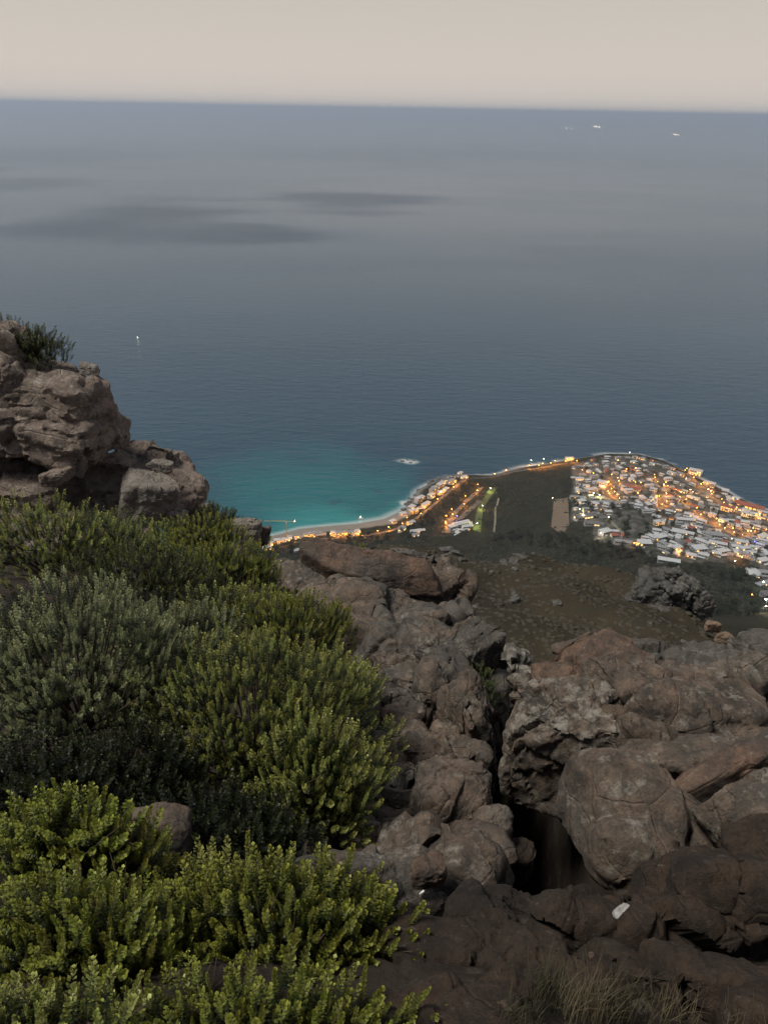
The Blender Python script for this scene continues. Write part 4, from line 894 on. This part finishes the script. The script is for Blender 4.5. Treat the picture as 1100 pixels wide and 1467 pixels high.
# pale dome-roofed hall at the town's inland corner
p = hit(1076, 824); root = empty('hall', p, 'pale hall with a broad curved white roof near the floodlights', 'building')
link('wall', MB().tube((0, 0, -3), (0, 0, 4), 10, 10, 14).data('wall', WHITE), root)
V, F = cubesphere(12); V2 = V * np.array([11, 11, 4.5]); V2[:, 2] = np.maximum(V2[:, 2], 0); link('roof', mesh('roof', V2, F, RF_LIGHT, True), root, (0, 0, 4.05))
for k in range(4): link('window', win_mesh((1.3, .1, 1), LIT), root, (-4.5 + 3 * k, -10.1 + abs(k - 1.5) * .75, 1.5))

# --- street lamps
LAMP_POLE = plain('lamp_pole_metal', (.2, .2, .2), .5, .1, 1, .8)
GL_O = emit('sodium_lamp_glow', (1, .42, .06), 34); GL_W = emit('white_lamp_glow', (1, .86, .6), 40); GL_B = emit('blue_lamp_glow', (.08, .12, 1), 22); GL_C = emit('cool_lamp_glow', (.85, 1, .85), 60)
pole_m = MB().tube((0, 0, -2), (0, 0, 7), .16, .10, 6).data('pole', LAMP_POLE); arm_m = MB().tube((0, 0, 6.9), (1.4, 0, 7.2), .08, .06, 5).data('arm', LAMP_POLE)
V, F = cubesphere(5); _head = {}
for m_ in (GL_O, GL_W, GL_B, GL_C): _head[m_.name] = mesh('lamp_head', V * np.array([.55, .42, .3]), F, m_, True)
LD = {}
def lampdata(kind, power):
    k = (kind, power)
    if k not in LD:
        d = bpy.data.lights.new('lamp_light', 'POINT'); d.energy = power; d.shadow_soft_size = .4; d.color = {'o': (1, .34, .035), 'w': (1, .80, .48), 'b': (.1, .15, 1), 'c': (.8, 1, .8), 'y': (1, .86, .25)}[kind]; LD[k] = d
    return LD[k]
def lamp(px, py, kind, power, label, group, xy=None, s=1.0):
    p = hit(px, py) if xy is None else np.array([xy[0], xy[1], float(hfar(xy[0], xy[1]))])
    r = empty('street_lamp', p, label, 'street lamp', group); r.rotation_euler = (0, 0, hrg.uniform(0, 6)); r.scale = (s, s, s)
    link('pole', pole_m, r); a_ = link('arm', arm_m, r)
    link('lamp_head', _head[{'o': GL_O, 'w': GL_W, 'y': GL_W, 'b': GL_B, 'c': GL_C}[kind].name], a_, (1.4, 0, 7.2))
    link('lamp_light', lampdata(kind, power), r, (1.4, 0, 6.4))
def lamps_along(key, step, kind, power, label, group, t0=0., t1=1.):
    c = RP[key]; d = np.r_[0, np.cumsum(np.linalg.norm(np.diff(c, axis=0), axis=1))]; g = np.gradient(c, axis=0); g /= np.linalg.norm(g, axis=1)[:, None] + 1e-9
    for i, q in enumerate(np.arange(d[-1] * t0 + step / 2, d[-1] * t1, step)):
        x, y = np.interp(q, d, c[:, 0]), np.interp(q, d, c[:, 1]); gx, gy = np.interp(q, d, g[:, 0]), np.interp(q, d, g[:, 1]); k = 4.8 * (-1) ** i
        lamp(0, 0, kind, power, label, group, (x - gy * k, y + gx * k))
PW = 15000
lamps_along('shore_road', 24, 'o', PW, 'orange street lamp along the road behind the beach and the rocky point', 'lamps of the shore road')
lamps_along('headland_road', 15, 'o', PW * 1.3, 'orange street lamp along the road over the headland tip', 'lamps of the headland road', .55, 1)
lamps_along('saddle_road', 30, 'o', PW, 'orange street lamp along the road in the saddle', 'lamps of the saddle road')
lamps_along('town_road', 30, 'o', PW * .7, 'orange street lamp along the red-roofed street on the crown', 'lamps of the crown street')
lamps_along('upper_street', 20, 'o', PW, 'orange street lamp along the upper town street', 'lamps of the upper street')
lamps_along('middle_street', 20, 'o', PW, 'orange street lamp along the middle town street', 'lamps of the middle street')
lamps_along('outer_street', 22, 'o', PW, 'orange street lamp along the outer street above the sea', 'lamps of the outer street')
lamps_along('side_street', 18, 'o', PW, 'orange street lamp on the short side street of the crown', 'lamps of the side street')
lamps_along('short_street', 14, 'o', PW, 'orange street lamp on the bright short street in mid town', 'lamps of the short street')
for (x, y, k, pw, lab) in ((723, 679, 'o', 5000, 'single orange lamp on the grassy edge of the headland'), (707, 684, 'o', 6000, 'orange lamp above the rocky shore before the headland'), (761, 665, 'w', 5000, 'white lamp at the start of the headland road'), (778, 662, 'w', 3000, 'white lamp at the bend of the headland road'),
        (690, 730, 'y', 9000, 'yellow lamp beside the upper lawn strip'), (684, 756, 'y', 9000, 'yellow lamp at the foot of the lower lawn strip'), (703, 706, 'y', 7000, 'yellow lamp at the top of the lawn strip'), (655, 745, 'b', 4000, 'blue lamp by the white complex in the saddle'), (640, 745, 'o', 16000, 'orange lamp flooding the car park in the saddle'), (637, 755, 'o', 16000, 'orange lamp at the lower corner of the car park'),
        (860, 771, 'w', 6000, 'white lamp by the first house of the inland edge'), (905, 785, 'o', 4000, 'orange lamp below the long white house'), (872, 748, 'y', 3000, 'yellow lamp near the town trees'), (790, 720, 'y', 1500, 'faint yellow lamp at the corner of the bare field'),
        (973, 795, 'o', 6000, 'orange lamp in front of the stepped white house by the knoll'), (1053, 800, 'o', 8000, 'orange lamp on the lane next to the knoll'), (1060, 806, 'o', 8000, 'orange lamp at the end of the lane by the knoll'), (1080, 782, 'b', 2500, 'blue lamp between the houses above the hall'), (1050, 812, 'w', 4000, 'white lamp on the lane above the hall'),
        (1088, 846, 'c', 7000, 'greenish-white floodlight beside the hall'), (1095, 872, 'c', 9000, 'brilliant white floodlight at the dark wooded slope'), (1091, 878, 'w', 8000, 'warm white lamp beside the brilliant floodlight'), (1076, 860, 'o', 1500, 'dim orange lamp between the two floodlights'), (834, 744, 'w', 5000, 'white lamp in the yard of the long white building'), (829, 735, 'y', 5000, 'yellow lamp between the long white buildings'),
        (848, 712, 'y', 8000, 'yellow lamp on the lane above the long white buildings'), (858, 716, 'y', 8000, 'yellow lamp halfway down the lane above the long white buildings'), (948, 700, 'w', 4000, 'white lamp among the upper street houses'), (1012, 706, 'w', 4000, 'white lamp among the outer shore houses'), (987, 708, 'y', 5000, 'yellow lamp in the garden under the outer street'), (915, 697, 'o', 4500, 'orange lamp behind the upper street houses'),
        (913, 712, 'o', 5000, 'orange lamp in the lane below the upper street houses'), (897, 678, 'o', 6000, 'orange lamp on the far terrace of the crown'), (908, 676, 'o', 6000, 'orange lamp at the end of the far terrace of the crown'), (885, 665, 'o', 3000, 'orange lamp on the sea edge of the crown'), (900, 654, 'w', 2500, 'white lamp at the topmost sea edge of the crown')):
    lamp(x, y, k, pw, lab, None, s=1.6 if k == 'c' else 1.1)
for i in range(40):
    x, y = hrg.uniform(840, 1098), hrg.uniform(662, 800)
    if inpoly((x, y), TPOLY) and not inpoly((x, y), GAP): lamp(x, y, hrg.choice('wwo'), 700, 'small garden lamp between town houses', 'garden lamps in the town', s=.6)

# --- trees and scrub of the headland
def crown_mesh(seed, mat, n=420, r=(3.2, 3.2, 2.8)):
    rg = np.random.default_rng(seed); V = []; F = []
    lobes = [(rg.normal(0, .45, 3) * np.array([1, 1, .6]), rg.uniform(.45, .75)) for _ in range(7)]
    for i in range(n):
        c, q = lobes[rg.integers(0, 7)]; d = rg.normal(0, 1, 3); d /= np.linalg.norm(d); p = (c + d * q * rg.uniform(.75, 1.05)) * np.array(r)
        a = rg.normal(0, 1, 3); b = rg.normal(0, 1, 3); a *= .5 / np.linalg.norm(a); b *= .5 / np.linalg.norm(b); k = len(V); V += [p, p + a, p + a * .6 + b, p + b - a * .4]; F.append((k, k + 1, k + 2, k + 3))
    return mesh('crown', np.array(V), np.array(F), mat)
CR = [crown_mesh(i, (CROWN, CROWN, CROWN2)[i % 3]) for i in range(6)]
TR = MB().tube((0, 0, -2), (.1, .05, 2.6), .35, .22, 6).tube((.1, .05, 2.4), (.9, .3, 4.4), .16, .08, 5).tube((.1, .05, 2.4), (-.8, -.2, 4.3), .16, .08, 5).data('trunk', TWIG)
def tree(px, py, s, lab, grp):
    p = hit(px, py); r = empty('tree', p, lab, 'tree', grp); r.scale = (s, s, s * hrg.uniform(.85, 1.2)); r.rotation_euler = (0, 0, hrg.uniform(0, 6))
    link('trunk', TR, r); link('crown', hrg.choice(CR), r, (0, 0, 5.0))
n = 0
for i in range(420):
    x, y = hrg.uniform(818, 1100), hrg.uniform(655, 806)
    g = inpoly((x, y), GAP)
    if not inpoly((x, y), TPOLY): continue
    if not g and (not free(x, y, 5.5, 3.2) or not offroad(x, y, 8)): continue
    tree(x, y, hrg.uniform(.7, 1.4), 'dark tree in the wooded gap inside the town' if g else 'dark garden tree between the houses on the town slope', 'trees of the wooded gap' if g else 'garden trees of the town'); n += 1
    if n > 190: break
for i in range(60):
    x, y = along(SHORE, hrg.random()); o_ = hrg.uniform(8, 22); x += o_ * .8; y += o_ * .8; tree(x, y, hrg.uniform(.6, 1.1), 'dark tree on the slope behind the rocky point', 'trees behind the rocky point')
for i in range(46):
    x = hrg.uniform(384, 560); y = 785 - (x - 384) * .10 + hrg.uniform(-1, 14); tree(x, y, hrg.uniform(.7, 1.3), 'dark tree behind the beach houses', 'trees behind the beach')
for i in range(70):
    x = hrg.uniform(948, 1085); y = hrg.uniform(812, 885); tree(x, y, hrg.uniform(.8, 1.5), 'dark tree of the wooded knoll behind the slope outcrop', 'trees of the wooded knoll')
for i in range(60):
    x = hrg.uniform(700, 945); y = 768 + max(0, x - 760) * .16 + hrg.uniform(-4, 14); tree(x, y, hrg.uniform(.8, 1.4), 'dark tree in the belt between the bare field and the brown slope', 'trees of the dark belt')
g_ = (1 + 5 ** .5) / 2
ICO = (np.array([(-1, g_, 0), (1, g_, 0), (-1, -g_, 0), (1, -g_, 0), (0, -1, g_), (0, 1, g_), (0, -1, -g_), (0, 1, -g_), (g_, 0, -1), (g_, 0, 1), (-g_, 0, -1), (-g_, 0, 1)]) / 1.9,
       np.array([(0, 11, 5), (0, 5, 1), (0, 1, 7), (0, 7, 10), (0, 10, 11), (1, 5, 9), (5, 11, 4), (11, 10, 2), (10, 7, 6), (7, 1, 8), (3, 9, 4), (3, 4, 2), (3, 2, 6), (3, 6, 8), (3, 8, 9), (4, 9, 5), (2, 4, 11), (6, 2, 10), (8, 6, 7), (9, 8, 1)]))
def scrub(name, n, fn, smin, smax, mat, label, seed, flat=.7):
    rg = np.random.default_rng(seed); V0, F0 = ICO; Vs, Fs, nv = [], [], 0; P = fn(rg, n)
    z = height(P[:, 0], P[:, 1])
    for (x, y), zz in zip(P[:, :2], z):
        s = rg.uniform(smin, smax); q = V0 * (1 + rg.normal(0, .22, (len(V0), 1))) * np.array([s, s, s * flat]); Vs.append(q + (x, y, zz - s * .1)); Fs.append(F0 + nv); nv += len(V0)
    o = link(name, mesh(name, np.concatenate(Vs), np.concatenate(Fs), mat)); o['kind'] = 'stuff'; o['label'] = label; o['category'] = 'scrub'
FIELD = hit(803, 738)
def far_pts(rg, n):
    out_ = []
    while len(out_) < n:
        a = np.radians(rg.uniform(-14, 33, 2000)); d = rg.uniform(690, 1480, 2000); x, y = np.sin(a) * d, np.cos(a) * d; s = coast_sd(x, y)
        ok = (np.hypot(x - FIELD[0], y - FIELD[1]) > 46) & (s > 14) & ((beach_f(x, y) > 48) | (s > 40)) & (town_mask(x, y) < .5)
        out_ += list(np.stack([x, y], 1)[ok])
    return np.array(out_[:n])
def mid_pts(rg, n):
    a = np.radians(rg.uniform(-5, 38, n)); d = rg.uniform(50, 125, n); return np.stack([np.sin(a) * d, np.cos(a) * d], 1)
HSCRUB = plain('low_fynbos', (.017, .020, .011), .95, .45, .05); MSCRUB = plain('dry_slope_tussock', (.045, .038, .024), .95, .4, .4)
scrub('scrub', 7000, far_pts, .8, 3.0, HSCRUB, 'dark low scrub covering the headland around the town', 41)
scrub('scrub', 6000, mid_pts, .10, .55, MSCRUB, 'brown dry tussocks covering the slope below the boulders', 42, .3)

# --- tower crane behind the beach
p = hit(411, 772); cr_ = empty('tower_crane', p, 'slender yellow tower crane rising above the beach houses', 'crane'); YEL = plain('crane_yellow', (.45, .34, .06), .5, .1, 1)
m_ = MB()
for sx in (-.7, .7):
    for sy in (-.7, .7): m_.tube((sx, sy, -2), (sx, sy, 31), .13, .13, 4)
for k in range(15): m_.tube((-.7, -.7, 2 * k), (.7, -.7, 2 * k + 2), .08, .08, 4).tube((.7, .7, 2 * k), (-.7, .7, 2 * k + 2), .08, .08, 4)
link('mast', m_.data('mast', YEL), cr_)
j = MB().tube((-34, 0, 31), (14, 0, 31), .18, .18, 4).tube((-34, 0, 31.1), (0, 0, 32.6), .13, .13, 4).tube((-34, 1, 31), (14, 1, 31), .18, .18, 4)
for k in range(12): j.tube((-34 + 4 * k, 0, 31), (-32 + 4 * k, 1, 31), .09, .09, 4)
link('jib', j.data('jib', YEL), cr_); link('counterweight', MB().box((12, .5, 30), (1.6, .9, 1.0)).data('counterweight', GREYW), cr_); link('cab', MB().box((.9, -1.0, 29.6), (.7, .8, 1.0)).data('cab', WHITE), cr_)
link('tower_top', MB().tube((0, .5, 31), (0, .5, 36), .5, .12, 4).data('tower_top', YEL), cr_); link('warning_lamp', mesh('warning_lamp', V * .35, F, GL_W, True), cr_, (13.5, .5, 31.8))

# --- ships, boats, rocks awash
HULL = plain('ship_hull', (.16, .06, .05), .6, .2, .02); SHIPW = plain('ship_white', (.6, .6, .58), .6, .1, .05); GL_S = emit('ship_deck_light', (1, .88, .62), 30)
def ship(px, py, dist, ln, label, n_l, glow=1):
    d = ray(px, py); dist = min(dist, SEA / d[2] if d[2] < -1e-4 else 1e9); p = np.array([d[0], d[1], 0]) / math.hypot(d[0], d[1]) * dist; p[2] = SEA
    r = empty('ship', p, label, 'ship'); r.rotation_euler = (0, 0, hrg.uniform(-.15, .15)); w2 = ln * .075
    hv = [(-ln / 2, -w2, 9), (ln * .38, -w2, 9), (ln / 2, 0, 11), (ln * .38, w2, 9), (-ln / 2, w2, 9), (-ln * .47, -w2 * .8, -4), (ln * .36, -w2 * .7, -4), (ln * .44, 0, -4), (ln * .36, w2 * .7, -4), (-ln * .47, w2 * .8, -4)]
    link('hull', mesh('hull', hv, [[0, 1, 2, 3, 4][::1], [9, 8, 7, 6, 5], [0, 5, 6, 1], [1, 6, 7, 2], [2, 7, 8, 3], [3, 8, 9, 4], [4, 9, 5, 0]], HULL), r)
    link('superstructure', MB().box((-ln * .4, 0, 18), (ln * .05, w2 * .8, 9)).box((-ln * .4, 0, 29), (ln * .03, w2 * .95, 2)).data('superstructure', SHIPW), r); link('funnel', MB().box((-ln * .46, 0, 24), (ln * .018, w2 * .3, 8)).data('funnel', HULL), r); link('mast', MB().tube((ln * .3, 0, 9), (ln * .3, 0, 26), .8, .5, 6).data('mast', SHIPW), r)
    for i in range(n_l): link('deck_lamp', mesh('deck_lamp', V * ln * .02, F, emit('ship_lamp', (1, .86, .58) if glow < 50 else (1, .6, .2), 40 * glow), True), r, (-ln * .40 + ln * .8 * i / max(1, n_l - 1), -w2 * .9 if i else -w2 * 1.1, 14 if i else 26))
ship(968, 192, 30000, 230, 'brightly lit cargo ship, the nearest of the lit ships at sea', 6)
ship(857, 169, 42000, 300, 'faintly lit ship far out, farther than its neighbour with the two lamps', 4, 5)
ship(815, 178, 36000, 230, 'small ship far out with two deck lamps', 2, 4)
ship(523, 150, 62000, 400, 'lone ship at the horizon with a yellow light', 2, 60)
def boat(px, py, label):
    p = atsea(px, py); r = empty('motor_boat', p, label, 'boat')
    link('hull', mesh('hull', [(-4, -1.4, 1), (2, -1.4, 1), (5, 0, 1.3), (2, 1.4, 1), (-4, 1.4, 1), (-4, -1, -.4), (2, -1, -.4), (4, 0, -.4), (2, 1, -.4), (-4, 1, -.4)], [[0, 1, 2, 3, 4], [9, 8, 7, 6, 5], [0, 5, 6, 1], [1, 6, 7, 2], [2, 7, 8, 3], [3, 8, 9, 4], [4, 9, 5, 0]], SHIPW), r)
    link('cabin', MB().box((-.6, 0, 1.9), (1.5, 1.0, .95), 0, .85).data('cabin', SHIPW), r); link('mast_lamp', mesh('mast_lamp', V * .6, F, GL_W, True), r, (-.6, 0, 3.6))
boat(198, 485, 'tiny white boat alone on the open dark water'); boat(517, 743, 'small white motor boat moored off the sandy beach')
for i, (px, py, s) in enumerate(((576, 661, 3.2), (588, 663, 2.6), (583, 659, 2.2), (592, 660, 1.8))):
    q = atsea(px, py); o = link('sea_rock', rock_mesh('sea_rock', (s * 1.3, s * .9, s * .55), 800 + i, ROCK_FAR, n=16, p=8, lump=.18), None, Vector(q)); tag(o, 'dark rock washed by white foam in the islet off the point', 'rock', 'rocks of the foaming islet')
for i in range(40):
    x, y = along([(576, 731), (592, 714), (600, 701), (618, 692), (642, 684), (668, 681)], hrg.random()); q = atsea(x + hrg.uniform(-4, 3), y + hrg.uniform(-3, 3)); s = hrg.uniform(2, 5.5)
    o = link('shore_rock', fp[i % 4], None, Vector(q)); o.scale = (s, s * .9, s * .8); o.rotation_euler = (0, 0, hrg.uniform(0, 6)); tag(o, 'grey shore rock in the surf of the rocky point', 'rock', 'shore rocks of the point')

# --- air
def haze():
    m = bpy.data.materials.new('sea_haze'); m.use_nodes = True; t = m.node_tree; t.nodes.clear()
    o = t.nodes.new('ShaderNodeOutputMaterial'); v = t.nodes.new('ShaderNodeVolumePrincipled'); v.inputs['Color'].default_value = (.67, .80, 1.0, 1); v.inputs['Density'].default_value = 5e-5; v.inputs['Anisotropy'].default_value = .2
    t.links.new(v.outputs[0], o.inputs['Volume'])
    h = link('haze', MB().box((0, 0, -280), (120000, 120000, 370)).data('haze', m)); h['kind'] = 'stuff'; h['label'] = 'thin sea haze softening the horizon'; h['category'] = 'haze'
haze()
